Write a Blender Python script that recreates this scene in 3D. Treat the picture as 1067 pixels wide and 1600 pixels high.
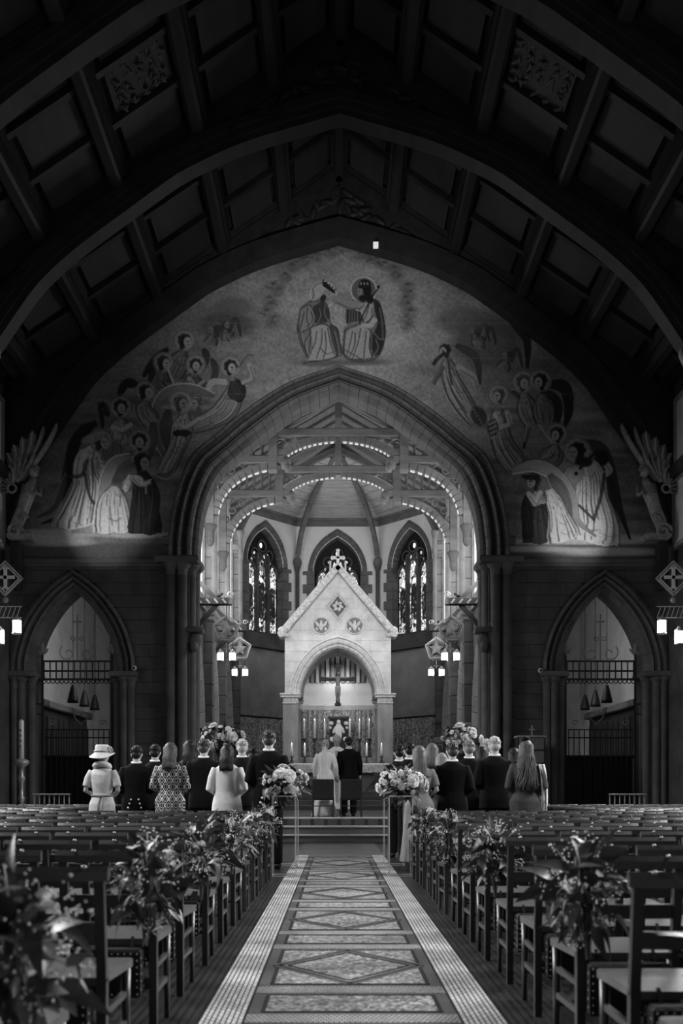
import bpy, bmesh, math, random
import numpy as np
from mathutils import Vector, Matrix, geometry
R = math.radians
PI = math.pi
random.seed(7)
S = bpy.context.scene
for o in list(bpy.data.objects):
    bpy.data.objects.remove(o)
COL = S.collection

# ------------------------------------------------------------------ camera, world, lights, exposure
F = 1550.0                       # focal length in pixels of a 1067 x 1600 frame
CX, CZ = -0.085, 1.14            # camera stands a little left of the aisle's middle, 1.14 m up
cam = bpy.data.cameras.new('camera'); cam_o = bpy.data.objects.new('camera', cam); COL.objects.link(cam_o)
cam_o.location = (CX, 0, CZ); cam_o.rotation_euler = (R(90), 0, 0)
cam.sensor_fit = 'VERTICAL'; cam.sensor_height = 36.0; cam.lens = F/1600*36.0
cam.shift_x = (533.5-524)/1600.0; cam.shift_y = (1234-800)/1600.0
cam.clip_end = 300
cam.dof.use_dof = True; cam.dof.focus_distance = 21.0; cam.dof.aperture_fstop = 2.8
S.camera = cam_o
S.view_settings.view_transform = 'Standard'; S.view_settings.look = 'None'
S.view_settings.gamma = 1.0; S.view_settings.exposure = 0.0
try: S.view_settings.use_curve_mapping = False
except Exception: pass
W = bpy.data.worlds.new('world'); S.world = W; W.use_nodes = True
W.node_tree.nodes['Background'].inputs[0].default_value = (0.9, 0.9, 0.9, 1)
W.node_tree.nodes['Background'].inputs[1].default_value = 0.03

def area(name, loc, aim, sx, sy, power, spread=180):
    l = bpy.data.lights.new(name, 'AREA'); l.shape = 'RECTANGLE'; l.size = sx; l.size_y = sy; l.energy = power; l.spread = R(spread)
    o = bpy.data.objects.new(name, l); COL.objects.link(o); o.location = loc
    o.rotation_euler = (Vector(aim)-Vector(loc)).to_track_quat('-Z', 'Y').to_euler(); return o
def spot(name, loc, aim, power, angle, blend=.6, r=.08):
    l = bpy.data.lights.new(name, 'SPOT'); l.energy = power; l.spot_size = R(angle); l.spot_blend = blend; l.shadow_soft_size = r
    o = bpy.data.objects.new(name, l); COL.objects.link(o); o.location = loc
    o.rotation_euler = (Vector(aim)-Vector(loc)).to_track_quat('-Z', 'Y').to_euler(); return o
# daylight through the west window behind the photographer; side windows unseen and placed for light
area('west_window_light', (0, -8.5, 6.0), (0, 10, 2.5), 5, 6, 95)
for sx in (-1, 1):
    for yy in (7.5, 13.0, 18.5):
        area('nave_side_fill', (sx*7.6, yy, 6.0), (sx*.3, yy-3.2, 0.0), 1.6, 2.8, 430, 125)  # added side light from ahead, to backlight the near chairs
    # daylight from the clerestory of the chancel
    for yy in (26.4, 29.7, 33.0):
        area('clerestory_light', (sx*3.8, yy, 7.6), (sx*-2.0, yy+1.6, 7.6), .5, 1.8, 105)
    area('chapel_fill_light', (sx*5.15, 26.0, 5.2), (sx*7.4, 31.5, 3.0), .6, 1.4, 50)  # added fill hidden behind the jamb; no chapel window stands here
    # lamps that the church keeps on the chancel and the painted wall
    spot('canopy_spotlight', (sx*3.0, 25.4, 6.6), (0, 34, 4.2), 400, 38)
    spot('mural_spotlight', (sx*6.3, 21.0, 5.9), (sx*5.6, 24.0, 7.5), 250, 38, 1.0)
spot('mural_spotlight', (0, 17.6, 9.0), (0, 24.0, 11.6), 720, 78, 1.0)
spot('couple_fill_spot', (0, 17.5, 11.5), (0, 23.2, 1.6), 420, 20, .8)  # added spot that brightens the couple and the steps
spot('apse_lamp', (0, 35.4, 5.7), (0, 36.4, 3.6), 60, 130, .9)

def PX(px, d): return (px-524)*d/F+CX
def PZ(py, d): return CZ+(1234-py)*d/F

# ------------------------------------------------------------------ mesh helpers
def wloc(o):
    v = Vector((0, 0, 0))
    while o is not None: v += o.location; o = o.parent
    return v
class MB:
    def __init__(s): s.v = []; s.f = []
    def add(s, vs, fs):
        b = len(s.v); s.v += [tuple(v) for v in vs]; s.f += [tuple(i+b for i in f) for f in fs]; return s
    def box(s, x0, x1, y0, y1, z0, z1):
        return s.add([(x0,y0,z0),(x1,y0,z0),(x1,y1,z0),(x0,y1,z0),(x0,y0,z1),(x1,y0,z1),(x1,y1,z1),(x0,y1,z1)],
                     [(0,3,2,1),(4,5,6,7),(0,1,5,4),(1,2,6,5),(2,3,7,6),(3,0,4,7)])
    def bbox(s, x0, x1, y0, y1, z0, z1, b=.01):          # box with chamfered long edges
        vs = []; 
        for z, i in ((z0, b), (z0+b, 0), (z1-b, 0), (z1, b)):
            vs += [(x0+i,y0+i,z),(x1-i,y0+i,z),(x1-i,y1-i,z),(x0+i,y1-i,z)]
        fs = [(3,2,1,0),(12,13,14,15)]
        for k in range(3):
            for j in range(4): fs.append((4*k+j, 4*k+(j+1)%4, 4*k+4+(j+1)%4, 4*k+4+j))
        return s.add(vs, fs)
    def bar(s, p, q, w, h, up=(0,0,1)):
        p, q = Vector(p), Vector(q); d = (q-p).normalized(); u = Vector(up)
        if abs(d.dot(u)) > .98: u = Vector((0,1,0))
        a = d.cross(u).normalized()*w/2; b = a.cross(d).normalized()*h/2
        vs = [p-a-b, p+a-b, p+a+b, p-a+b, q-a-b, q+a-b, q+a+b, q-a+b]
        return s.add(vs, [(0,1,2,3),(7,6,5,4),(0,4,5,1),(1,5,6,2),(2,6,7,3),(3,7,4,0)])
    def tube(s, pts, r, n=8, flat=1.0, cap=True):
        pts = [Vector(p) for p in pts]; m = len(pts)
        rr = r if isinstance(r, (list, tuple)) else [r]*m
        d0 = (pts[1]-pts[0]).normalized(); u = Vector((0,0,1)) if abs(d0.z) < .9 else Vector((0,1,0))
        a = d0.cross(u).normalized(); vs = []
        for i in range(m):
            d = (pts[min(i+1,m-1)]-pts[max(i-1,0)]).normalized()
            a = (a-d*a.dot(d)).normalized(); b = d.cross(a)
            for k in range(n):
                t = 2*PI*k/n; vs.append(pts[i]+a*rr[i]*math.cos(t)+b*rr[i]*flat*math.sin(t))
        fs = [(i*n+k, i*n+(k+1)%n, (i+1)*n+(k+1)%n, (i+1)*n+k) for i in range(m-1) for k in range(n)]
        if cap: fs += [tuple(range(n-1,-1,-1)), tuple((m-1)*n+k for k in range(n))]
        return s.add(vs, fs)
    def lathe(s, prof, c=(0,0,0), n=16, sx=1, sy=1):
        vs = []; m = len(prof)
        for r, z in prof:
            for k in range(n):
                t = 2*PI*k/n; vs.append((c[0]+r*sx*math.cos(t), c[1]+r*sy*math.sin(t), c[2]+z))
        fs = [(i*n+k, i*n+(k+1)%n, (i+1)*n+(k+1)%n, (i+1)*n+k) for i in range(m-1) for k in range(n)]
        fs += [tuple(range(n-1,-1,-1)), tuple((m-1)*n+k for k in range(n))]
        return s.add(vs, fs)
    def loft(s, rings, close=True):
        n = len(rings[0]); m = len(rings); vs = [p for r in rings for p in r]
        fs = [(i*n+k, i*n+(k+1)%n, (i+1)*n+(k+1)%n, (i+1)*n+k) for i in range(m-1) for k in range(n)]
        if close: fs += [tuple(range(n-1,-1,-1)), tuple((m-1)*n+k for k in range(n))]
        return s.add(vs, fs)
    def grid(s, rows):
        n = len(rows[0]); m = len(rows)
        return s.add([p for r in rows for p in r], [(i*n+k, i*n+k+1, (i+1)*n+k+1, (i+1)*n+k) for i in range(m-1) for k in range(n-1)])
    def ell(s, c, r, nu=12, nv=8, M=None):
        vs = []
        for j in range(nv+1):
            p = PI*j/nv
            for i in range(nu):
                t = 2*PI*i/nu
                v = Vector((r[0]*math.sin(p)*math.cos(t), r[1]*math.sin(p)*math.sin(t), -r[2]*math.cos(p)))
                if M is not None: v = M @ v
                vs.append(v+Vector(c))
        fs = [(j*nu+i, j*nu+(i+1)%nu, (j+1)*nu+(i+1)%nu, (j+1)*nu+i) for j in range(nv) for i in range(nu)]
        return s.add(vs, fs)
    def prism(s, poly, y0, y1):                            # poly of (x,z), extruded along Y; poly may be concave
        n = len(poly); vs = [(x,y0,z) for x,z in poly]+[(x,y1,z) for x,z in poly]
        tri = geometry.tessellate_polygon([[Vector((x,z,0)) for x,z in poly]])
        fs = [tuple(t) for t in tri]+[tuple(i+n for i in reversed(t)) for t in tri]
        fs += [(i, (i+1)%n, (i+1)%n+n, i+n) for i in range(n)]
        return s.add(vs, fs)
    def xform(s, M):
        s.v = [tuple(M @ Vector(v)) for v in s.v]; return s
    def mesh(s, name, smooth=False):
        me = bpy.data.meshes.new(name); me.from_pydata(s.v, [], s.f); me.update()
        if smooth: me.polygons.foreach_set('use_smooth', [True]*len(me.polygons))
        return me
    def build(s, name, mat, parent=None, smooth=False, fix=True):
        if parent is not None:
            off = wloc(parent)
            if off.length > 1e-9: s.v = [(v[0]-off.x, v[1]-off.y, v[2]-off.z) for v in s.v]
        me = s.mesh(name, smooth)
        if fix:
            bm = bmesh.new(); bm.from_mesh(me); bmesh.ops.recalc_face_normals(bm, faces=bm.faces); bm.to_mesh(me); bm.free()
        me.materials.append(mat)
        o = bpy.data.objects.new(name, me); COL.objects.link(o); o.parent = parent
        return o
def link_mesh(name, me, parent=None, loc=(0,0,0), rot=None, scale=None):
    o = bpy.data.objects.new(name, me); COL.objects.link(o); o.parent = parent; o.location = loc
    if rot is not None: o.rotation_euler = rot
    if scale is not None: o.scale = scale
    return o
def thing(name, label, cat, loc=(0,0,0), rz=0, group=None):
    o = bpy.data.objects.new(name, None); COL.objects.link(o); o.location = loc; o.rotation_euler = (0,0,rz)
    o.empty_display_size = .1
    return tag(o, label, cat, group)
def tag(o, label, cat, group=None, kind=None):
    o['label'] = label; o['category'] = cat
    if group: o['group'] = group
    if kind: o['kind'] = kind
    return o
def struct(name, mb, mat, smooth=False):
    o = mb.build(name, mat, None, smooth); o['kind'] = 'structure'; return o
def dup(root, loc, rz=0, label=None, scale=None):
    r = root.copy(); COL.objects.link(r); r.location = loc; r.rotation_euler = (0,0,rz)
    if label: r['label'] = label
    if scale: r.scale = (scale,)*3
    def rec(src, dst):
        for ch in src.children:
            c = ch.copy(); COL.objects.link(c); c.parent = dst; rec(ch, c)
    rec(root, r); return r
ORD = 'first second third fourth fifth sixth seventh eighth ninth tenth eleventh twelfth thirteenth fourteenth fifteenth sixteenth seventeenth eighteenth nineteenth twentieth'.split()

# ------------------------------------------------------------------ materials (the photograph is black and white: all greys)
MATS = {}
def gm(name, g, rough=.7, var=.25, scale=6.0, bump=.15, metal=0.0, stretch=(1,1,1), detail=6, spec=.3, bdist=.01, lo=None):
    if name in MATS: return MATS[name]
    m = bpy.data.materials.new(name); m.use_nodes = True; nt = m.node_tree; N = nt.nodes; L = nt.links
    b = N['Principled BSDF']; b.inputs['Roughness'].default_value = rough; b.inputs['Metallic'].default_value = metal
    b.inputs['Specular IOR Level'].default_value = spec
    tc = N.new('ShaderNodeTexCoord'); mp = N.new('ShaderNodeMapping'); mp.inputs['Scale'].default_value = stretch
    L.new(tc.outputs['Object'], mp.inputs['Vector'])
    no = N.new('ShaderNodeTexNoise'); no.inputs['Scale'].default_value = scale; no.inputs['Detail'].default_value = detail
    no.inputs['Roughness'].default_value = .6
    L.new(mp.outputs['Vector'], no.inputs['Vector'])
    cr = N.new('ShaderNodeValToRGB'); a, c = g*(1-var), g*(1+var)
    cr.color_ramp.elements[0].position = .3; cr.color_ramp.elements[1].position = .7
    cr.color_ramp.elements[0].color = (a,a,a,1); cr.color_ramp.elements[1].color = (c,c,c,1)
    L.new(no.outputs['Fac'], cr.inputs['Fac']); L.new(cr.outputs['Color'], b.inputs['Base Color'])
    if bump:
        bp = N.new('ShaderNodeBump'); bp.inputs['Strength'].default_value = bump; bp.inputs['Distance'].default_value = bdist
        n2 = N.new('ShaderNodeTexNoise'); n2.inputs['Scale'].default_value = scale*5; n2.inputs['Detail'].default_value = 4
        L.new(mp.outputs['Vector'], n2.inputs['Vector']); L.new(n2.outputs['Fac'], bp.inputs['Height']); L.new(bp.outputs['Normal'], b.inputs['Normal'])
    MATS[name] = m; m['ramp'] = cr.name; return m
def glow(name, g, strength):
    m = bpy.data.materials.new(name); m.use_nodes = True; b = m.node_tree.nodes['Principled BSDF']
    b.inputs['Base Color'].default_value = (g,g,g,1); b.inputs['Emission Color'].default_value = (1,1,1,1); b.inputs['Emission Strength'].default_value = strength
    return m
def pattern(name, fn):
    """fn(N, L, tc, mk) returns a socket for the base colour"""
    m = bpy.data.materials.new(name); m.use_nodes = True; nt = m.node_tree; N = nt.nodes; L = nt.links
    b = N['Principled BSDF']; tc = N.new('ShaderNodeTexCoord')
    fn(N, L, tc, b); return m
def ramp(N, L, sock, stops, interp='LINEAR'):
    cr = N.new('ShaderNodeValToRGB'); e = cr.color_ramp.elements; cr.color_ramp.interpolation = interp
    while len(e) < len(stops): e.new(.5)
    for k, (p, g) in enumerate(stops): e[k].position = p; e[k].color = (g,g,g,1)
    L.new(sock, cr.inputs['Fac']); return cr.outputs['Color']

STONE = gm('dark_sandstone', .085, .85, .35, 1.6, .35, bdist=.02)
STONE2 = gm('dressed_sandstone', .13, .8, .3, 2.0, .3, bdist=.015)
STONE_L = gm('light_dressed_stone', .30, .8, .25, 2.5, .25)
MORTAR = gm('mortar', .06, .95, .2, 8, .1)
WHITE_ST = gm('white_limestone', .60, .7, .2, 3.0, .15)
WHITE_CARVE = gm('carved_limestone', .55, .75, .3, 14, .4)
PILLAR_ST = gm('veined_marble', .26, .45, .3, 3.5, .05, stretch=(1,1,.35))
PLASTER = gm('white_plaster', .78, .85, .06, 2, .1)
PLASTER_G = gm('grey_plaster', .30, .85, .3, .9, .1)
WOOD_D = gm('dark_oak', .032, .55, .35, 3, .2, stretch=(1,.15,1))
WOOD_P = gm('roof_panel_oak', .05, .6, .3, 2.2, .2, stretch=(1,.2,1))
WOOD_M = gm('chancel_timber', .15, .6, .3, 4, .2, stretch=(.3,1,1))
WOOD_L = gm('chancel_boards', .24, .65, .25, 3, .15, stretch=(6,.5,1))
GILT = gm('painted_gilt', .7, .4, .15, 10, .1)
IRON = gm('black_iron', .025, .5, .3, 10, .2, metal=.3)
BRASS = gm('aged_brass', .45, .35, .25, 8, .1, metal=.35)
CHAIR_W = gm('chair_oak', .036, .34, .3, 5, .15, stretch=(1,1,.3), spec=.5)
SEAT_W = gm('chair_seat_oak', .09, .28, .3, 5, .1, stretch=(.4,2,1), spec=.5)
LEATHER = gm('black_leather', .02, .45, .3, 12, .3)
# ------------------------------------------------------------------ arch curves
def smooth_half(pts, n=26):
    """pts from the springing (half width, z) up to the apex (0, z): Catmull-Rom, resampled evenly"""
    P = [Vector((p[0], p[1])) for p in pts]; P = [P[0]*2-P[1]]+P+[P[-1]*2-P[-2]]; out = []
    for i in range(1, len(P)-2):
        a, b, c, d = P[i-1:i+3]
        for k in range(12):
            t = k/12; out.append(.5*((2*b)+(c-a)*t+(2*a-5*b+4*c-d)*t*t+(3*b-a-3*c+d)*t**3))
    out.append(P[-2]); L = [0]
    for i in range(1, len(out)): L.append(L[-1]+(out[i]-out[i-1]).length)
    res = []; j = 0
    for k in range(n+1):
        s = L[-1]*k/n
        while j < len(L)-2 and L[j+1] < s: j += 1
        t = (s-L[j])/max(1e-9, L[j+1]-L[j]); res.append(out[j].lerp(out[j+1], min(1,t)))
    res[-1].x = 0; return res
class Arch:
    def __init__(s, outer, inner, cx=0, n=28):
        s.o = smooth_half(outer, n); s.i = smooth_half(inner, n); s.n = n; s.cx = cx
    def half(s, u, w):
        u = min(1, max(0, u))*s.n; k = min(s.n-1, int(u)); t = u-k
        return s.o[k].lerp(s.o[k+1], t).lerp(s.i[k].lerp(s.i[k+1], t), w)
    def pt(s, u, w):                # u 0 left springing, .5 apex, 1 right springing; w 0 outer, 1 inner
        p = s.half(u*2 if u <= .5 else (1-u)*2, w)
        return (s.cx+(-p.x if u <= .5 else p.x), p.y)
    def line(s, w, u0=0, u1=1, n=56): return [s.pt(u0+(u1-u0)*k/n, w) for k in range(n+1)]
    def halfwidth(s, z, w):         # half width of the curve at height z, None above the apex
        prev = None
        for k in range(s.n+1):
            p = s.o[k].lerp(s.i[k], w)
            if prev is not None and prev.y <= z <= p.y: return prev.x+(p.x-prev.x)*(z-prev.y)/max(1e-9, p.y-prev.y)
            prev = p
        return None
def map_y(y0): return lambda x, y, z: (x, y, z)
def sweep(mb, arch, prof, u0, u1, n, tf=None):
    """closed profile of (w, y) swept along the arch from u0 to u1"""
    rings = []
    for k in range(n+1):
        u = u0+(u1-u0)*k/n; ring = []
        for w, y in prof:
            x, z = arch.pt(u, w); ring.append((x, y, z) if tf is None else tf(x, y, z))
        rings.append(ring)
    return mb.loft(rings)

# ------------------------------------------------------------------ chancel arch wall
YW = 24.0; YB = 24.8
GREAT = Arch([(4.12,6.75),(4.1,7.3),(3.95,8.17),(3.57,9.16),(2.93,9.72),(2.37,10.2),(1.27,10.92),(0,11.37)],
             [(3.45,6.75),(3.44,7.2),(3.32,8.05),(2.98,8.85),(2.42,9.38),(1.95,9.75),(1.05,10.42),(0,10.86)])
SIDE_O = [(1.5,4.0),(1.47,4.4),(1.28,5.05),(.95,5.62),(.5,6.1),(0,6.45)]
SIDE_I = [(1.0,4.0),(.98,4.35),(.83,4.85),(.6,5.3),(.32,5.68),(0,5.98)]
SIDES = {-1: Arch(SIDE_O, SIDE_I, -6.43), 1: Arch(SIDE_O, SIDE_I, 6.43)}
ROOF = lambda x: 16.0-.68*abs(x)
RIB = Arch([(7.80,7.0),(7.76,7.32),(7.49,8.39),(7.13,9.12),(6.66,9.78),(6.29,10.33),(5.8,10.99),(5.09,11.64),(4.18,12.32),(3.28,12.97),(2.9,13.2),(1.81,13.69),(0,14.23)],
           [(7.80,7.0),(7.76,7.32),(7.49,8.39),(7.13,9.12),(6.66,9.78),(6.29,10.33),(5.8,10.99),(5.09,11.64),(4.18,12.32),(3.28,12.97),(2.9,13.2),(1.81,13.69),(0,14.23)], n=40)
def wall_poly():
    loop = [(-8.2,0)]
    for a, wj in ((SIDES[-1], .55), (GREAT, .5), (SIDES[1], .55)):
        c = a.line(wj, n=40); loop += [(c[0][0],0)]+c+[(c[-1][0],0)]
    return loop+[(8.2,0),(8.2,10.4),(0,16.2),(-8.2,10.4)]
wf = struct('wall_front', MB().prism(wall_poly(), YW+.03, YB), MORTAR)

def stone(x0, x1, z0, z1, y=YW, mat=STONE, proud=None):
    p = random.uniform(0, .01) if proud is None else proud
    MB().bbox(x0+.003, x1-.003, y-p, y+.06, z0+.003, z1-.003, .006).build('stone', mat, wf)
ch = .30
for sx in (-1, 1):
    a = SIDES[sx]; r = 0; z = .45
    while z < 6.5:
        z1 = min(z+ch, 6.55); zm = (z+z1)/2
        spans = []
        hw = 1.36 if zm < 4.0 else a.halfwidth(zm, .1)
        xs = [4.2, 8.0]
        if hw is None: spans = [(4.2, 7.95)]
        else: spans = [(4.2, 6.43-hw)]+([(6.43+hw, 7.95)] if 6.43+hw < 7.9 else [])
        for (s0, s1) in spans:
            x = s0; off = (r % 2)*.35
            while x < s1-.02:
                w = (.7 if x > s0 else .7-off)*random.uniform(.85, 1.15); x1 = min(s1, x+w)
                if s1-x1 < .22: x1 = s1
                stone(min(sx*x, sx*x1), max(sx*x, sx*x1), z, z1); x = x1
        z = z1; r += 1
# moulded voussoirs of the chancel arch: each stone its own piece
gprof = [(0.0,YW+.05),(0.0,YW-.13),(.06,YW-.17),(.13,YW-.15),(.16,YW+.0),(.22,YW+.06),(.28,YW-.02),(.36,YW-.08),(.44,YW-.02),(.48,YW+.12),(.56,YW+.14),(.60,YW+.06),(.68,YW+.02),(.76,YW+.06),(.80,YW+.18),(.9,YW+.2),(1.0,YW+.26),(1.0,YB+.05),(.45,YB+.05),(.45,YW+.05)]
NV = 46
for k in range(NV):
    u0, u1 = k/NV, (k+1)/NV
    if abs(u1-.5) < 1e-6 or abs(u0-.5) < 1e-6: pass
    sweep(MB(), GREAT, gprof, u0+.0004, u1-.0004, 3).build('voussoir', STONE2, wf)
sprof = [(0,YW+.05),(0,YW-.1),(.12,YW-.13),(.16,YW+.02),(.24,YW+.05),(.32,YW-.04),(.42,YW-.02),(.46,YW+.1),(.54,YW+.1),(.6,YW+.02),(.7,YW+.06),(.75,YW+.16),(1.0,YW+.24),(1.0,YB+.02),(.5,YB+.02),(.5,YW+.05)]
for sx in (-1, 1):
    a = SIDES[sx]; nv = 22
    for k in range(nv): sweep(MB(), a, sprof, k/nv+.0007, (k+1)/nv-.0007, 3).build('voussoir', STONE2, wf)
# piers, shafts, capitals and bases of the openings
def capital(mb, x, y, z, r, h=.3, n=12):
    return mb.lathe([(r*1.0,-h),(r*1.12,-h+.03),(r*1.02,-h+.06),(r*1.15,-h*.5),(r*1.55,-.09),(r*1.7,-.07),(r*1.7,-.02),(r*1.6,0)], (x,y,z), n)
def shaft(x, y, z0, z1, r, mat=STONE2, par=None, name='pier_shaft', n=14):
    par = par or wf
    MB().lathe([(r*1.5,0),(r*1.5,.12),(r*1.25,.2),(r*1.3,.26),(r,.34),(r,z1-z0-.28)], (x,y,z0), n).build(name, mat, par, True)
    capital(MB(), x, y, z1, r).build('capital', mat, par)
for sx in (-1, 1):
    # great pier, in block courses
    z = 0.0; k = 0
    while z < 6.5:
        z1 = min(6.5, z+.58); x0, x1 = sorted((sx*3.62, sx*4.3))
        MB().bbox(x0, x1, YW-.02-.008*(k % 2), YB, z+.004, z1-.004, .015).build('pier_stone', STONE, wf); z = z1; k += 1
    for x, y in ((4.06, YW-.1), (3.78, YW-.02), (3.6, YW+.18), (3.55, YW+.5)): shaft(sx*x, y, 0, 6.62, .105 if x > 3.9 else .12)
    x0, x1 = sorted((sx*3.36, sx*4.42)); MB().bbox(x0, x1, YW-.3, YB, 6.60, 6.76, .04).build('abacus', STONE2, wf)
    x0, x1 = sorted((sx*3.4, sx*4.5)); MB().bbox(x0, x1, YW-.32, YB+.1, 0, .36, .05).bbox(x0+.06, x1-.06, YW-.26, YB, .36, .5, .04).build('plinth', STONE2, wf)
    # carved corbel head on the pier
    cx = sx*3.5; MB().ell((cx, YW+.1, 4.75), (.16,.16,.2)).ell((cx, YW-.02, 4.6), (.1,.12,.14)).bbox(cx-.2, cx+.2, YW-.1, YW+.4, 4.95, 5.08, .03).build('carved_corbel', STONE2, wf, True)
    # stone lines below the small arch
    a = SIDES[sx]
    for s2 in (-1, 1):
        cx = sx*6.43+s2*1.24
        MB().box(cx-.24, cx+.24, YW+.06, YB, 0, 4.0).build('jamb', STONE, wf)
        for dx, dy in ((-s2*.2, .12), (0, -.02), (s2*.17, -.02)): shaft(cx+dx, YW+dy, 0, 3.88, .09)
        MB().bbox(cx-.34, cx+.34, YW-.2, YB, 3.86, 4.0, .03).build('abacus', STONE2, wf)
        MB().bbox(cx-.32, cx+.32, YW-.2, YB, 0, .4, .04).build('plinth', STONE2, wf)
    x0, x1 = sorted((sx*4.16, sx*8.0))
    MB().prism([(0,0),(0,0)] if 0 else [(x0,6.6),(x1,6.6),(x1,6.7),(x0,6.7)], YW-.12, YW+.06).prism([(x0,6.53),(x1,6.53),(x1,6.6),(x0,6.6)], YW-.06, YW+.06).build('string_course', STONE2, wf)
    MB().bbox(min(sx*4.05, sx*4.25), max(sx*4.05, sx*4.25), YW-.16, YW+.05, 7.05, 7.25, .03).build('label_stop', STONE2, wf)
# ------------------------------------------------------------------ nave walls, floor, roof
for sx, nm in ((-1, 'left'), (1, 'right')):
    x0, x1 = sorted((sx*7.95, sx*8.35)); b = MB()
    b.box(x0, x1, -9.5, 24.0, 0, 4.0).box(x0, x1, -9.5, 24.0, 7.4, 10.7)
    ys = -9.5
    for yy in (7.5, 13.0, 18.5): b.box(x0, x1, ys, yy-.9, 4.0, 7.4); ys = yy+.9
    b.box(x0, x1, ys, 24.0, 4.0, 7.4)
    w = struct('wall_'+nm, b, STONE)
    # plaster panels with moulded frames between the roof trusses, and pilaster strips
    for (ya, yb2, za, zb) in ((21.3,23.2,8.75,10.2),(21.3,23.3,6.9,8.35),(20.0,21.0,8.75,10.2)):
        x0, x1 = sorted((sx*7.9, sx*7.97)); MB().box(x0, x1, ya, yb2, za, zb).build('plaster_panel', gm('panel_plaster', .8, .8, .1, 3, .05), w)
        x0, x1 = sorted((sx*7.85, sx*7.96)); b = MB()
        for q in ((ya-.1,yb2+.1,za-.1,za),(ya-.1,yb2+.1,zb,zb+.1),(ya-.1,ya,za,zb),(yb2,yb2+.1,za,zb)): b.box(x0, x1, *q)
        b.build('panel_frame', STONE_L, w)
    x0, x1 = sorted((sx*7.7, sx*7.96)); MB().bbox(x0, x1, 20.5, 24.0, 8.4, 8.7, .04).build('cornice', WOOD_D, w)
    for k, yy in enumerate((7.5, 13.0, 18.5)):
        x0, x1 = sorted((sx*8.22, sx*8.26)); g = struct('window_%d' % (1+k+(3 if sx > 0 else 0)), MB().box(x0, x1, yy-.9, yy+.9, 4.0, 7.4), glow('unseen_nave_glass', .5, 1.0))  # unseen glowing windows, set where the added side lights stand
struct('wall_back', MB().box(-8.2, 8.2, -9.9, -9.5, 0, 16.2), STONE)

# floor
def fl_dark(N, L, tc, b):
    sp = N.new('ShaderNodeSeparateXYZ'); L.new(tc.outputs['Object'], sp.inputs[0])
    w = N.new('ShaderNodeTexWave'); w.wave_type = 'BANDS'; w.bands_direction = 'X'; w.inputs['Scale'].default_value = 7.0; w.inputs['Distortion'].default_value = .25
    L.new(tc.outputs['Object'], w.inputs['Vector'])
    n = N.new('ShaderNodeTexNoise'); n.inputs['Scale'].default_value = 3; L.new(tc.outputs['Object'], n.inputs['Vector'])
    c = ramp(N, L, w.outputs['Fac'], [(0,.004),(.25,.018),(1,.03)])
    mx = N.new('ShaderNodeMix'); mx.data_type = 'RGBA'; mx.blend_type = 'MULTIPLY'; mx.inputs[0].default_value = .7
    L.new(c, mx.inputs[6]); L.new(ramp(N, L, n.outputs['Fac'], [(.3,.4),(.7,1)]), mx.inputs[7]); L.new(mx.outputs[2], b.inputs['Base Color'])
    b.inputs['Roughness'].default_value = .38
floor = struct('floor', MB().box(-8.3, 8.3, -9.8, 21.6, -.2, 0), pattern('dark_floor_boards', fl_dark))
def tess(g, dark, sx, sy, vor=0.0, name='mosaic', turn=0):
    def f(N, L, tc, b):
        br = N.new('ShaderNodeTexBrick'); br.inputs['Scale'].default_value = 1.0; br.offset = .5
        br.inputs['Brick Width'].default_value = sx; br.inputs['Row Height'].default_value = sy; br.inputs['Mortar Size'].default_value = min(sx, sy)*.16; br.inputs['Mortar Smooth'].default_value = .3
        br.inputs['Color1'].default_value = (g,g,g,1); br.inputs['Color2'].default_value = (g*.72,)*3+(1,); br.inputs['Mortar'].default_value = (dark,dark,dark,1)
        mq = N.new('ShaderNodeMapping'); mq.inputs['Rotation'].default_value = (0,0,R(turn)); L.new(tc.outputs['Object'], mq.inputs['Vector']); L.new(mq.outputs['Vector'], br.inputs['Vector']); c = br.outputs['Color']
        if vor:
            v = N.new('ShaderNodeTexVoronoi'); v.inputs['Scale'].default_value = vor; L.new(tc.outputs['Object'], v.inputs['Vector'])
            c2 = ramp(N, L, v.outputs['Color'], [(.15,g*.25),(.5,g*.8),(.8,g*1.5)])
            e = N.new('ShaderNodeTexVoronoi'); e.feature = 'DISTANCE_TO_EDGE'; e.inputs['Scale'].default_value = vor; L.new(tc.outputs['Object'], e.inputs['Vector'])
            mk = ramp(N, L, e.outputs['Distance'], [(.0,.15),(.06,1)])
            mm = N.new('ShaderNodeMix'); mm.data_type = 'RGBA'; mm.blend_type = 'MULTIPLY'; mm.inputs[0].default_value = 1; L.new(c2, mm.inputs[6]); L.new(mk, mm.inputs[7]); c = mm.outputs[2]
        n = N.new('ShaderNodeTexNoise'); n.inputs['Scale'].default_value = 1.6; n.inputs['Detail'].default_value = 5; L.new(tc.outputs['Object'], n.inputs['Vector'])
        mx = N.new('ShaderNodeMix'); mx.data_type = 'RGBA'; mx.blend_type = 'MULTIPLY'; mx.inputs[0].default_value = .8
        L.new(c, mx.inputs[6]); L.new(ramp(N, L, n.outputs['Fac'], [(.35,.55),(.65,1)]), mx.inputs[7]); L.new(mx.outputs[2], b.inputs['Base Color'])
        b.inputs['Roughness'].default_value = .45
    return pattern(name, f)
M_EDGE = tess(.74, .03, .07, .027, name='pale_marble_tesserae', turn=90)
M_FIELD = tess(.14, .05, .02, .02, name='grey_tesserae')
M_BLACK = gm('black_tesserae', .012, .5, .3, 20, .05)
M_FILL = tess(.34, .05, .02, .02, 42, name='scrolled_mosaic')
M_BAND = tess(.46, .05, .026, .034, name='pale_band_tesserae')
M_FAR = tess(.12, .03, .05, .05, name='worn_tile')
YA = 17.2
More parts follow.
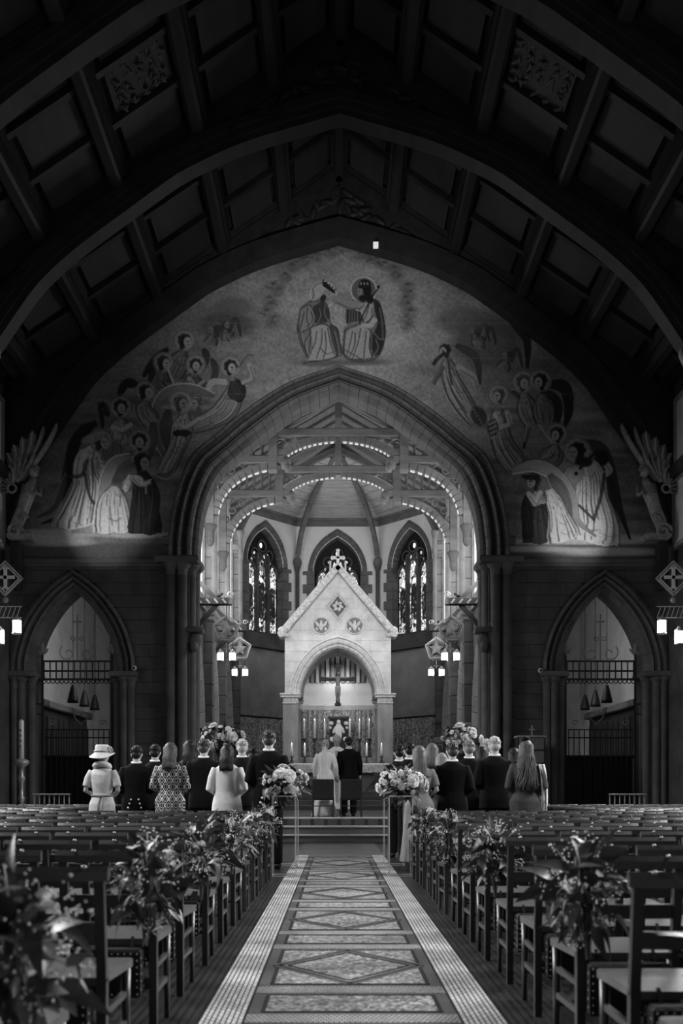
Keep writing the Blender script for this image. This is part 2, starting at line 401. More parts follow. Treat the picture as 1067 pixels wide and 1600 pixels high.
for sx in (-1, 1):
    x0, x1 = sorted((sx*.535, sx*.755)); MB().box(x0, x1, -2, YA, .0, .006).build('border_strip', M_EDGE, floor)
    for xx in (.535, .755): MB().box(sx*xx-.006, sx*xx+.006, -2, YA, .0, .0075).build('border_line', M_BLACK, floor)
MB().box(-.535, .535, -2, YA, 0, .005).build('aisle_field', M_FIELD, floor)
def frame4(x0, x1, y0, y1, w, z=.0085):
    return MB().box(x0,x1,y0,y0+w,.005,z).box(x0,x1,y1-w,y1,.005,z).box(x0,x0+w,y0+w,y1-w,.005,z).box(x1-w,x1,y0+w,y1-w,.005,z)
for k in range(-2, 6):
    yb = 4.92+2.25*k
    for yy in (yb, yb+.70):
        if yy < YA: MB().box(-.53, .53, yy-.09, yy+.09, .004, .007).build('mosaic_band', M_BAND, floor)
    if yb+.7 > YA: break
    a, b_ = yb+.155, yb+.545; MB().box(-.45, .45, a, b_, .004, .007).build('mosaic_panel', M_FILL, floor); frame4(-.465, .465, a-.02, b_+.02, .022).build('panel_outline', M_BLACK, floor)
    a, b_ = yb+.88, yb+2.07
    if b_ < YA:
        MB().box(-.45, .45, a, b_, .004, .007).build('mosaic_panel', M_FILL, floor); frame4(-.465, .465, a-.025, b_+.025, .024).build('panel_outline', M_BLACK, floor)
        ym = (a+b_)/2; g = MB()
        for (p, q) in (((-.46,ym),(0,b_)),((0,b_),(.46,ym)),((.46,ym),(0,a)),((0,a),(-.46,ym))):
            g.bar((p[0],p[1],.0075), (q[0],q[1],.0075), .07, .003)
        g.build('lozenge_band', M_FIELD, floor); g = MB()
        for kk in (1.0, .84):
            for (p, q) in (((-.46,0),(0,.595)),((0,.595),(.46,0)),((.46,0),(0,-.595)),((0,-.595),(-.46,0))):
                g.bar((p[0]*kk,ym+p[1]*kk,.0087), (q[0]*kk,ym+q[1]*kk,.0087), .014, .0025)
        g.build('lozenge_outline', M_BLACK, floor)
for k in range(7): MB().box(-.75, .75, YA+k*.6, YA+.585+k*.6, 0, .006).build('aisle_tile', M_FAR, floor)

# roof
def ribpts(t, n=80):
    L = RIB.line(0, n=n); out = []
    for i, (x, z) in enumerate(L):
        a = L[max(0,i-1)]; b = L[min(n,i+1)]; dx, dz = b[0]-a[0], b[1]-a[1]; l = math.hypot(dx, dz); out.append((x-dz/l*t*1.0, z+dx/l*t))
    return out
def ribbon(mb, A, B, y0, y1):
    rings = [[(a[0],y0,a[1]),(a[0],y1,a[1]),(b[0],y1,b[1]),(b[0],y0,b[1])] for a, b in zip(A, B)]; return mb.loft(rings)
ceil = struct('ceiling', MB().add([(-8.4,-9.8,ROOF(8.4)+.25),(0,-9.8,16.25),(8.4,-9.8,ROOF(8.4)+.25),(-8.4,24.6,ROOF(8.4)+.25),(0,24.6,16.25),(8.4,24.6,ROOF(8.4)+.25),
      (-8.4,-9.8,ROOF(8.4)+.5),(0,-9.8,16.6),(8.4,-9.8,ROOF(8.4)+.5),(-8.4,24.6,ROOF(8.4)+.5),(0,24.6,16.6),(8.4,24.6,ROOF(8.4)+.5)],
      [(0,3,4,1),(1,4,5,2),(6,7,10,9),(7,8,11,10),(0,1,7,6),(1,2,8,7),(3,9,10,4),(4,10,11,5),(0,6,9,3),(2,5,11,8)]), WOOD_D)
TR = [23.68, 19.4, 15.3, 11.4]
for k, yc in enumerate(TR[:3]):
    t = thing('roof_truss', ['dark timber arched roof truss lying against the painted wall above the chancel arch',
                             'dark timber arched roof truss one bay in front of the painted wall',
                             'dark timber arched roof truss two bays from the painted wall, nearest the camera'][k], 'roof truss', (0, yc, 8))
    t['kind'] = 'structure'
    A0, A1, A2, A3 = ribpts(0), ribpts(.12), ribpts(.26), ribpts(.42)
    ribbon(MB(), A0, A1, yc-.20, yc+.20).build('arch_rib', WOOD_D, t)
    ribbon(MB(), A1, A2, yc-.26, yc+.26).build('arch_roll', WOOD_D, t)
    ribbon(MB(), A2, A3, yc-.31, yc+.31).build('arch_moulding', WOOD_D, t)
    up = [(x, max(z, ROOF(x)+.2)) for x, z in A3]
    ribbon(MB(), A3, up, yc-.13, yc+.13).build('spandrel_web', WOOD_D, t)
    b = MB()
    for sx in (-1, 1): b.bar((0,yc,15.7), (sx*7.9,yc,15.7-.68*7.9), .42, .34)
    b.build('principal_rafter', WOOD_D, t)
    g = MB(); rnd = random.Random(k)                    # carved foliage of the spandrels near the apex
    for j in range(46):
        x = rnd.uniform(-2.6, 2.6); z0 = 14.75-abs(x)*.27; z1 = ROOF(x)-.55
        if z1 < z0+.05: continue
        z = rnd.uniform(z0, z1); an = rnd.uniform(0, 6.28)
        g.ell((x, yc-.15, z), (.2,.05,.07), 8, 5, Matrix.Rotation(an, 3, 'Y'))
    g.build('carved_foliage', WOOD_D, t, True)
PUR = [7.2, 5.8, 4.3, 2.75, 1.3]
xs = [-7.95]+[-x for x in PUR]+[0]+PUR[::-1]+[7.95]
for bi in range(3):
    yA, yB = TR[bi+1]+.13, TR[bi]-.13
    for i, x in enumerate(xs[1:-1]):
        z = ROOF(x)
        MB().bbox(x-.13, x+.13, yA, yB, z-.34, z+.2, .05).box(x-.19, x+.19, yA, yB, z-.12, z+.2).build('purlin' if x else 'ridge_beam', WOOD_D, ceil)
    for i in range(len(xs)-1):
        xa, xb = xs[i], xs[i+1]; 
        for j in range(3):
            ya, yb2 = yA+(yB-yA)*j/3, yA+(yB-yA)*(j+1)/3; iA = .2; a, b_ = xa+.27, xb-.27
            vs = [(a,ya+.1,ROOF(a)+.07),(b_,ya+.1,ROOF(b_)+.07),(b_,yb2-.1,ROOF(b_)+.07),(a,yb2-.1,ROOF(a)+.07)]
            m = MB().add(vs+[(x,y,z+.1) for x,y,z in vs], [(0,1,2,3),(7,6,5,4),(0,4,5,1),(1,5,6,2),(2,6,7,3),(3,7,4,0)])
            p = m.build('panel', WOOD_P, ceil)
            if bi == 1 and j == 1 and i in (3, 8):
                g = MB(); rnd = random.Random(i)
                for gx in range(5):
                    for gy in range(5):
                        x = a+.12+(b_-a-.24)*gx/4+rnd.uniform(-.04,.04); y = ya+.2+(yb2-ya-.4)*gy/4+rnd.uniform(-.04,.04)
                        for q in range(3): g.ell((x+rnd.uniform(-.06,.06), y+rnd.uniform(-.06,.06), ROOF(x)+.05), (.1,.03,.04), 7, 4, Matrix.Rotation(rnd.uniform(0,6.28), 3, 'Z'))
                g.build('carved_leaves', gm('carved_oak', .12, .5, .2, 8, .1), ceil, True)
        for j in range(4):
            y = yA+(yB-yA)*j/3; a, b_ = xa+.13, xb-.13
            MB().bar((a,y,ROOF(a)+.03), (b_,y,ROOF(b_)+.03), .14, .16).build('batten', WOOD_D, ceil)
# ------------------------------------------------------------------ chancel floor and steps
fc = struct('floor_chancel', MB().box(-4.0, 4.0, 22.0, 30.6, .2, .525), tess(.10, .03, .3, .3, name='chancel_tiles'))
STEP = gm('polished_step_marble', .11, .3, .35, 2.2, .03, stretch=(.3,1,1), spec=.6)
for k in range(3):
    MB().bbox(-3.2, 3.2, 21.3+.36*k, 22.4, .175*k, .175*(k+1)-.03, .01).build('riser', STEP, fc)
    MB().bbox(-3.22, 3.22, 21.27+.36*k, 22.5, .175*(k+1)-.034, .175*(k+1)+.002, .012).build('tread', gm('tread_marble', .5, .25, .2, 3, .02, spec=.6), fc)
for k in range(4):
    MB().bbox(-3.9, 3.9, 30.0+.36*k, 40, .5+.14*k, .53+.14*(k+1), .012).build('sanctuary_step', STEP, fc)
ZS = 1.09
# ------------------------------------------------------------------ chancel side walls: piers, clerestory windows, arcade below
WIN = glow('bright_daylit_glass', .9, 1.25)
wn = 10
def tf_side(sx, x0): return lambda x, y, z: (sx*(x0+y), x, z)      # arch plane turned to run along depth
for sx, nm in ((-1, 'chancel_left'), (1, 'chancel_right')):
    bays = [(24.9, 28.9), (29.55, 32.4), (33.05, 36.9)]
    loop = [(24.85, 0)]; arcs = []
    for (ya, yb2) in bays:
        c = (ya+yb2)/2+.1; hw = (yb2-ya)/2-.25
        a = Arch([(hw,2.9),(hw*.97,3.6),(hw*.78,4.5),(hw*.42,5.3),(0,5.85)], [(hw-.3,2.9),((hw-.3)*.97,3.5),((hw-.3)*.78,4.3),((hw-.3)*.42,5.0),(0,5.45)], c, 20)
        l = a.line(.5, n=30); loop += [(l[0][0],.3)]+l+[(l[-1][0],.3)]; arcs.append(a)
    loop += [(37.4,0),(37.4,6.35),(24.85,6.35)]
    m = MB().prism(loop, 3.95, 4.75); m.v = [(sx*y, x, z) for x, y, z in m.v]
    m.box(*sorted((sx*3.95, sx*4.75)), 24.85, 37.4, 10.9, 11.8)
    w = struct('wall_'+nm, m, STONE2)
    for a in arcs:
        for k in range(14): sweep(MB(), a, [(0,-.02),(.2,-.10),(.45,-.04),(.55,-.09),(.75,0),(1,.12),(1,.82),(.4,.82),(.4,0)], k/14+.002, (k+1)/14-.002, 3, tf_side(sx, 3.95)).build('voussoir', STONE_L, w)
    for k, yy in enumerate((29.0, 32.5, 37.0)):
        x0, x1 = sorted((sx*3.68, sx*4.0)); z = .5
        while z < 10.85:
            z1 = min(10.85, z+.62); MB().bbox(x0, x1, yy, yy+.55, z+.005, z1-.005, .02).build('pier_stone', STONE_L if z > 6 else STONE2, w); z = z1
        for zz, nm2 in ((3.0,'capital'),(6.35,'band'),(10.2,'capital')):
            x0, x1 = sorted((sx*3.58, sx*4.0)); MB().bbox(x0, x1, yy-.1, yy+.65, zz-.14, zz+.1, .05).bbox(x0+.04, x1-.04, yy-.06, yy+.6, zz-.26, zz-.14, .04).build(nm2, STONE_L, w)
        MB().lathe([(.13,0),(.09,.15),(.085,2.2),(.085,4.1),(.14,4.3),(.15,4.4)], (sx*3.62, yy-.02, 6.4), 12).build('wall_shaft', STONE_L, w, True)
    for (ya, yb2) in ((24.9,29.0),(29.55,32.5),(33.05,37.0)):
        x0, x1 = sorted((sx*3.97, sx*4.02))
        wd = struct('window_%d' % wn, MB().box(x0, x1, ya, yb2, 6.7, 10.85), WIN); wn += 1
        mm = MB(); n = max(2, int((yb2-ya)/.95))
        for j in range(n+1):
            y = ya+(yb2-ya)*j/n; MB().box(min(sx*3.9,sx*4.0), max(sx*3.9,sx*4.0), y-.07, y+.07, 6.5, 10.9).build('mullion', STONE_L, wd)
        MB().box(min(sx*3.85,sx*4.4), max(sx*3.85,sx*4.4), ya, yb2, 6.35, 6.7).build('sill', STONE_L, wd)
# ------------------------------------------------------------------ apse: three faces of an octagon
CRN = [(-3.95,37.4),(-1.66,40.0),(1.66,40.0),(3.95,37.4)]
def glass_mat(name, seed, sc, lo, gain):
    def f(N, L, tc, b):
        mp = N.new('ShaderNodeMapping'); mp.inputs['Location'].default_value = (seed,seed*.7,seed*1.3); mp.inputs['Scale'].default_value = (1,1,.7); L.new(tc.outputs['Object'], mp.inputs['Vector'])
        v = N.new('ShaderNodeTexVoronoi'); v.inputs['Scale'].default_value = sc; L.new(mp.outputs['Vector'], v.inputs['Vector'])
        e = N.new('ShaderNodeTexVoronoi'); e.feature = 'DISTANCE_TO_EDGE'; e.inputs['Scale'].default_value = sc; L.new(mp.outputs['Vector'], e.inputs['Vector'])
        c = ramp(N, L, v.outputs['Color'], [(lo,.004),(lo+.12,.12),(lo+.3,.6),(.92,1)])
        k = ramp(N, L, e.outputs['Distance'], [(.02,0),(.07,1)])
        mm = N.new('ShaderNodeMix'); mm.data_type = 'RGBA'; mm.blend_type = 'MULTIPLY'; mm.inputs[0].default_value = 1; L.new(c, mm.inputs[6]); L.new(k, mm.inputs[7])
        L.new(mm.outputs[2], b.inputs['Emission Color']); b.inputs['Emission Strength'].default_value = gain; b.inputs['Base Color'].default_value = (.03,.03,.03,1); b.inputs['Roughness'].default_value = .3
    return pattern(name, f)
GL_A = glass_mat('stained_glass', 1, 9, .28, 1.3); GL_B = glass_mat('dark_stained_glass', 5, 14, .62, .6); GL_C = glass_mat('pale_stained_glass', 9, 16, .18, 1.2)
def pane_poly(hw, z0, zs, n=7):
    """lancet outline, pointed head springing at zs"""
    pts = [(-hw,z0),(hw,z0)]; r = 2*hw*1.15
    for k in range(n+1):
        x = hw-hw*k/n; pts.append((x, zs+math.sqrt(max(0, r*r-(x-(hw-r))**2))))
    for k in range(1, n+1):
        x = -hw*k/n; pts.append((x, zs+math.sqrt(max(0, r*r-(-x-(hw-r))**2))))
    return pts
def face_tf(p0, p1):
    p0, p1 = Vector(p0), Vector(p1); c = (p0+p1)/2; d = (p1-p0).normalized(); nrm = Vector((-d.y, d.x))
    return lambda x, y, z: (c.x+d.x*x+nrm.x*y, c.y+d.y*x+nrm.y*y, z)
def bt(mb, tf): mb.v = [tf(*v) for v in mb.v]; return mb
W_O = [(1.16,9.95),(1.13,10.25),(.93,10.78),(.55,11.25),(0,11.62)]
W_I = [(.92,9.95),(.90,10.2),(.74,10.62),(.42,11.0),(0,11.28)]
for fi in range(3):
    tf = face_tf(CRN[fi], CRN[fi+1]); L2 = (Vector(CRN[fi+1])-Vector(CRN[fi])).length/2
    A = Arch(W_O, W_I, 0, 20); zs0 = 7.3
    hole = A.line(.8, n=36); z0 = 6.9
    poly = [(-L2,z0),(-hole[0][0]*-1 if 0 else hole[0][0],z0)]+hole+[(hole[-1][0],z0),(L2,z0),(L2,12.05),(-L2,12.05)]
    nm = ('apse_left','apse_centre','apse_right')[fi]
    wl = struct('wall_'+nm, bt(MB().prism(poly, 0, .5), tf), PLASTER)
    bt(MB().box(-L2, L2, -.02, .4, 4.2, 6.9), tf).build('plaster_dado', PLASTER_G, wl)
    bt(MB().box(-L2, L2, .0, .4, 1.0, 4.2), tf).build('lower_wall', STONE2, wl)
    bt(MB().prism([(-L2+.02,6.62),(L2-.02,6.62),(L2-.02,6.8),(-L2+.02,6.8)], -.28, .1).prism([(-L2+.02,6.8),(L2-.02,6.8),(L2-.02,7.2),(-L2+.02,7.2)], -.12, .12), tf).build('sill_ledge', STONE, wl)
    bt(MB().box(-L2, L2, -.12, .05, 3.98, 4.25), tf).build('dado_rail', STONE_L, wl)
    bt(MB().box(-L2, L2, -.10, .2, 11.75, 11.95).box(-L2, L2, -.16, .2, 11.95, 12.1), tf).build('cornice', WOOD_M, wl)
    for k in range(18): bt(sweep(MB(), A, [(-.12,.0),(-.12,-.05),(.2,-.09),(.5,-.05),(.8,.02),(1.0,.18),(1.0,.45),(.4,.45),(.4,0)], k/18+.002, (k+1)/18-.002, 3), tf).build('voussoir', STONE2, wl)
    z = 7.2; k = 0
    while z < 9.93:                                    # long-and-short quoins beside the window
        z1 = min(9.95, z+.37)
        for s2 in (-1, 1):
            x0, x1 = sorted((s2*.93, s2*(1.24+.16*(k % 2)))); bt(MB().bbox(x0, x1, -.05, .4, z+.004, z1-.004, .012), tf).build('quoin', STONE2, wl)
        z = z1; k += 1
    wd = struct('window_%d' % wn, bt(MB().prism([(-.95,7.2)]+[(.95,7.2)]+A.line(1, n=24)[::-1], .3, .34), tf), gm('leading', .012, .6, .2, 10, 0)); wn += 1
    for j in (-1, 0, 1):
        zh = 9.55 if j else 9.75
        pp = [(x+j*.60, z) for x, z in pane_poly(.22, 7.34, zh)]
        bt(MB().prism(pp, .26, .30), tf).build('glass_light', GL_A if j == 0 else GL_C, wd)
        if fi != 1:
            fg = [(-.13,7.75),(.15,7.75),(.17,8.3),(.13,8.75),(.16,9.0),(.06,9.12),(-.07,9.12),(-.15,8.9),(-.16,8.3)]
            bt(MB().prism([(x+j*.60, z+.1*(j == 0)) for x, z in fg], .245, .262), tf).build('figure_glass', GL_B, wd)
            bt(MB().ell((j*.60, .25, 9.25+.1*(j == 0)), (.085,.012,.1), 12, 8), tf).build('halo_glass', glow('halo_glass', .8, .9) if 'halo_glass' not in bpy.data.materials else bpy.data.materials['halo_glass'], wd)
    for s2 in (-1, 1):
        bt(MB().bbox(s2*.30-.055, s2*.30+.055, .12, .36, 7.2, 10.35, .02), tf).build('mullion', STONE, wd)
    # tracery: cusped heads and eyelets
    tr = MB()
    for j in (-1, 0, 1):
        zh = 9.55 if j else 9.75; pts = [(x+j*.60, z) for x, z in pane_poly(.25, 9.3, zh)][2:]
        tr.tube([(x,.2,z) for x, z in pts], .05, 6)
    for (x, z, r) in ((-.38,10.35,.2),(.38,10.35,.2),(0,10.68,.22),(-.15,10.28,.12),(.15,10.28,.12)):
        tr.tube([(x+r*math.cos(t*PI/8),.2,z+r*math.sin(t*PI/8)) for t in range(17)], .04, 6)
    bt(tr, tf).build('tracery', STONE, wd, True)
    for (x, z, r, h) in ((-.15,10.22,.06,.16),(.15,10.22,.06,.16),(0,10.72,.07,.1),(-.36,10.37,.06,.06),(.36,10.37,.06,.06),(-.5,10.1,.045,.07),(.5,10.1,.045,.07)):
        bt(MB().ell((x,.27,z), (r,.02,h), 10, 6), tf).build('eyelet_glass', WIN if abs(x) < .2 else GL_C, wd)
    # damask curtain hung below the dado rail
    rows = []; n = int(L2*2*36)
    for zz in (ZS+.02, 2.0, 3.0, 3.9):
        rows.append([(-L2+.05+(2*L2-.1)*i/n, -.2+.05*math.sin(i*PI*2/6.5+.6*math.sin(i*.37))+.012*math.sin(i*1.7+zz), zz) for i in range(n+1)])
    if fi == 0:
        def dam(N, L, tc, b):
            mp = N.new('ShaderNodeMapping'); mp.inputs['Scale'].default_value = (13,13,8); L.new(tc.outputs['Object'], mp.inputs['Vector'])
            v = N.new('ShaderNodeTexNoise'); v.inputs['Scale'].default_value = 1.6; v.inputs['Detail'].default_value = 1.5; v.inputs['Distortion'].default_value = 1.2; L.new(mp.outputs['Vector'], v.inputs['Vector'])
            L.new(ramp(N, L, v.outputs['Fac'], [(.42,.10),(.56,.45)]), b.inputs['Base Color']); b.inputs['Roughness'].default_value = .6
        DAM = pattern('silk_damask', dam)
    cu = bt(MB().grid(rows), tf).build('damask_curtain', DAM, None, True, fix=False)
    tag(cu, ['patterned damask curtain on the apse wall below the stained window left of the altar canopy', 'patterned damask curtain on the apse wall directly behind the altar canopy', 'patterned damask curtain on the apse wall below the stained window right of the altar canopy'][fi], 'curtain')
    sol = cu.modifiers.new('thick', 'SOLIDIFY'); sol.thickness = .012
wac = bpy.data.objects['wall_apse_centre']
BOSS = (0, 35.6, 13.35)
for (x, y) in CRN:
    MB().lathe([(.1,0),(.075,.1),(.075,2.9),(.11,3.0),(.16,3.2),(.18,3.28)], (x*.97, y-.12, 7.0), 12).build('corner_shaft', STONE, wac, True)
    c0 = Vector((x*.97, y-.12, 10.28)); c2 = Vector(BOSS); c1 = Vector((x*.90, y-.35, 12.35)); pts = [c0*(1-t)**2+c1*2*t*(1-t)+c2*t*t for t in [k/14 for k in range(15)]]
    b = MB()
    for p, q in zip(pts, pts[1:]): b.bar(p, q+(q-p)*.05, .16, .2)
    b.build('vault_rib', WOOD_M, wac)
    MB().ell(c0+Vector((0,-.05,.0)), (.17,.17,.22), 10, 6).build('carved_capital', STONE2, wac, True)
ac = struct('ceiling_apse', MB().add([(x*1.02,y*1.003,12.05) for x, y in CRN]+[BOSS]+[(x*1.02,y*1.003,12.25) for x, y in CRN]+[(0,35.6,13.6)], [(0,1,4),(1,2,4),(2,3,4),(5,9,6),(6,9,7),(7,9,8)]), WOOD_L)
for i in range(3):
    p0, p1 = Vector((*CRN[i],12.04)), Vector((*CRN[i+1],12.04)); B = Vector(BOSS)
    for k in range(9):
        t0, t1 = k/10, (k+1)/10-.012
        q = [p0.lerp(B,t0), p1.lerp(B,t0), p1.lerp(B,t1), p0.lerp(B,t1)]; dn = Vector((0,0,-.03))
        MB().add([v+dn for v in q]+q, [(0,1,2,3),(7,6,5,4),(0,4,5,1),(1,5,6,2),(2,6,7,3),(3,7,4,0)]).build('board', gm('apse_boards', .45, .65, .25, 3, .15, stretch=(.5,2,6)), ac)
# ------------------------------------------------------------------ chancel roof and trusses
rz = lambda x: 13.7-.58*abs(x)
cc = struct('ceiling_chancel', MB().add([(-4.9,24.7,rz(4.9)),(0,24.7,rz(0)),(4.9,24.7,rz(4.9)),(-4.9,37.5,rz(4.9)),(0,37.5,rz(0)),(4.9,37.5,rz(4.9)),(-4.9,24.7,rz(4.9)+.3),(0,24.7,rz(0)+.3),(4.9,24.7,rz(4.9)+.3),(-4.9,37.5,rz(4.9)+.3),(0,37.5,rz(0)+.3),(4.9,37.5,rz(4.9)+.3)],
     [(0,3,4,1),(1,4,5,2),(6,7,10,9),(7,8,11,10),(0,1,7,6),(1,2,8,7),(3,9,10,4),(4,10,11,5),(0,6,9,3),(2,5,11,8)]), WOOD_L)
struct('wall_apse_gable', MB().prism([(-4.9,12.0),(-3.9,12.0),(0,13.3),(3.9,12.0),(4.9,12.0),(0,14.1)], 37.4, 37.5), WOOD_L)
for sx in (-1, 1):
    for k in range(16): y = 25+k*.78; MB().bar((sx*.05,y,rz(0)-.06), (sx*4.3,y,rz(4.3)-.06), .1, .12).build('rafter', WOOD_M, cc)
DENT = gm('white_painted_dentils', .85, .6, .05, 5, 0)
for ti, yc in enumerate((28.0, 31.2)):
    t = thing('chancel_truss', ['carved timber truss of the chancel roof nearest the great arch', 'carved timber truss of the chancel roof, second behind the great arch'][ti], 'roof truss', (0, yc, 10))
    t['kind'] = 'structure'
    MB().bbox(-.10, .10, yc-.1, yc+.1, 11.1, 13.6, .02).build('king_post', WOOD_M, t)
    MB().bbox(-2.0, 2.0, yc-.12, yc+.12, 11.08, 11.32, .03).build('tie_beam', WOOD_M, t)
    for sx in (-1, 1):
        MB().bar((sx*.1,yc,12.2), (sx*1.75,yc,11.3), .12, .16).build('strut', WOOD_M, t)
        MB().bar((sx*.1,yc,13.45), (sx*4.2,yc,13.45-.58*4.1), .2, .24).build('principal_rafter', WOOD_M, t)
        MB().bbox(sx*1.85-.12, sx*1.85+.12, yc-.14, yc+.14, 10.1, 11.95, .03).build('queen_post', WOOD_M, t)
        x0, x1 = sorted((sx*1.55, sx*3.95)); MB().bbox(x0, x1, yc-.12, yc+.12, 10.32, 10.56, .03).build('hammer_beam', WOOD_M, t)
        MB().ell((sx*1.5, yc, 10.36), (.17,.15,.2), 10, 6).ell((sx*1.42, yc-.08, 10.2), (.1,.1,.14), 8, 5).build('carved_boss', WOOD_M, t, True)
        MB().bbox(sx*3.62-.11, sx*3.62+.11, yc-.12, yc+.12, 8.6, 10.4, .03).build('wall_post', WOOD_M, t)
        capital(MB(), sx*3.62, yc, 8.62, .11, .4).ell((sx*3.62, yc, 8.2), (.12,.12,.2), 8, 5).build('corbel', STONE, t)
        for j in range(6):
            x = sx*(2.15+.24*j); z1 = 10.56+max(.1, rz(x)-.35-10.56)*.55
            MB().lathe([(.05,0),(.03,.06),(.045,(z1-10.56)*.5),(.03,z1-10.64),(.05,z1-10.56)], (x, yc, 10.56), 8).build('baluster', WOOD_M, t)
        MB().bar((sx*2.0,yc,11.1), (sx*3.9,yc,10.95), .1, .1).build('rail', WOOD_M, t)
        # curved braces with painted dentils
        for (x0, z0, xc, zc, x1, z1) in ((3.5,8.9,3.3,10.1,1.75,10.3), (1.72,10.45,1.2,11.0,.1,11.06)):
            pts = [Vector((sx*(x0*(1-u)**2+2*xc*u*(1-u)+x1*u*u), yc, z0*(1-u)**2+2*zc*u*(1-u)+z1*u*u)) for u in [k/12 for k in range(13)]]
            b = MB(); d = MB()
            for p, q in zip(pts, pts[1:]): b.bar(p, q+(q-p)*.06, .2, .2)
            b.build('curved_brace', WOOD_M, t)
            for k in range(1, 25, 2):
                p, q = pts[k//2], pts[min(12, k//2+1)]; c = p.lerp(q, .5 if k % 2 else 0); n = Vector((q.z-p.z,0,-(q.x-p.x))).normalized()
                if n.z > 0: n = -n
                d.bar(c+n*.1-(q-p)*.28, c+n*.1+(q-p)*.28, .12, .05)
            d.build('dentils', DENT, t)['kind'] = 'stuff'
            g = MB(); rnd = random.Random(ti)
            for k in range(4):
                p = pts[3+2*k]; c = p+Vector((sx*.22,0,.2)); g.tube([c+Vector((.1*math.cos(a),0,.1*math.sin(a))) for a in [j*PI/5 for j in range(11)]], .025, 5)
            g.build('pierced_tracery', WOOD_M, t)
# ------------------------------------------------------------------ altar canopy
YF = 34.0
cib = thing('altar_canopy', 'tall white stone gabled canopy on marble columns standing over the altar', 'canopy', (0, YF, ZS))
CA = Arch([(1.68,4.43),(1.62,4.85),(1.38,5.45),(.92,6.0),(.45,6.28),(0,6.42)], [(1.30,4.43),(1.26,4.75),(1.06,5.25),(.72,5.7),(.36,5.92),(0,6.02)], 0, 24)
GZ = lambda x: 8.62-1.19*abs(x)
hole = CA.line(.6, n=40)
MB().prism([(-1.82,4.43)]+hole+[(1.82,4.43),(1.82,6.45),(0,8.6),(-1.82,6.45)], YF+.02, YF+.45).build('gable_wall', WHITE_CARVE, cib)
z = 4.45; r = 0
def clip(P, f):
    out = []
    for i in range(len(P)):
        a, b_ = P[i], P[(i+1) % len(P)]; fa, fb = f(a), f(b_)
        if fa >= 0: out.append(a)
        if fa*fb < 0: t = fa/(fa-fb); out.append((a[0]+(b_[0]-a[0])*t, a[1]+(b_[1]-a[1])*t))
    return out
while z < 8.5:                                           # ashlar facing of the gable
    z1 = z+.36; xl = 1.82 if z < 6.4 else (8.56-z)/1.19
    hw = CA.halfwidth((z+z1)/2, .1); ranges = [(-xl, xl)] if hw is None or z > 6.4 else [(-xl,-hw),(hw,xl)]
    for a, b_ in ranges:
        x = a; k = 0
        while x < b_-.01:
            x1 = min(b_, x+(.62 if k or r % 2 else .33)); 
            if b_-x1 < .15: x1 = b_
            q = [(x+.003,z+.003),(x1-.003,z+.003),(x1-.003,z1-.003),(x+.003,z1-.003)]
            for sg in (-1, 1): q = clip(q, lambda p: 8.56-1.19*sg*p[0]-p[1])
            if len(q) > 2: MB().prism(q, YF-.015, YF+.06).build('ashlar', WHITE_ST, cib)
            x = x1; k += 1
    z = z1; r += 1
for k in range(24): sweep(MB(), CA, [(0,YF+.02),(0,YF-.08),(.15,YF-.1),(.22,YF-.03),(.4,YF-.03),(.46,YF-.07),(.6,YF-.05),(.66,YF+.03),(.85,YF+.03),(1,YF+.12),(1,YF+.46),(.5,YF+.46),(.5,YF+.02)], k/24+.001, (k+1)/24-.001, 3).build('voussoir', WHITE_ST, cib)
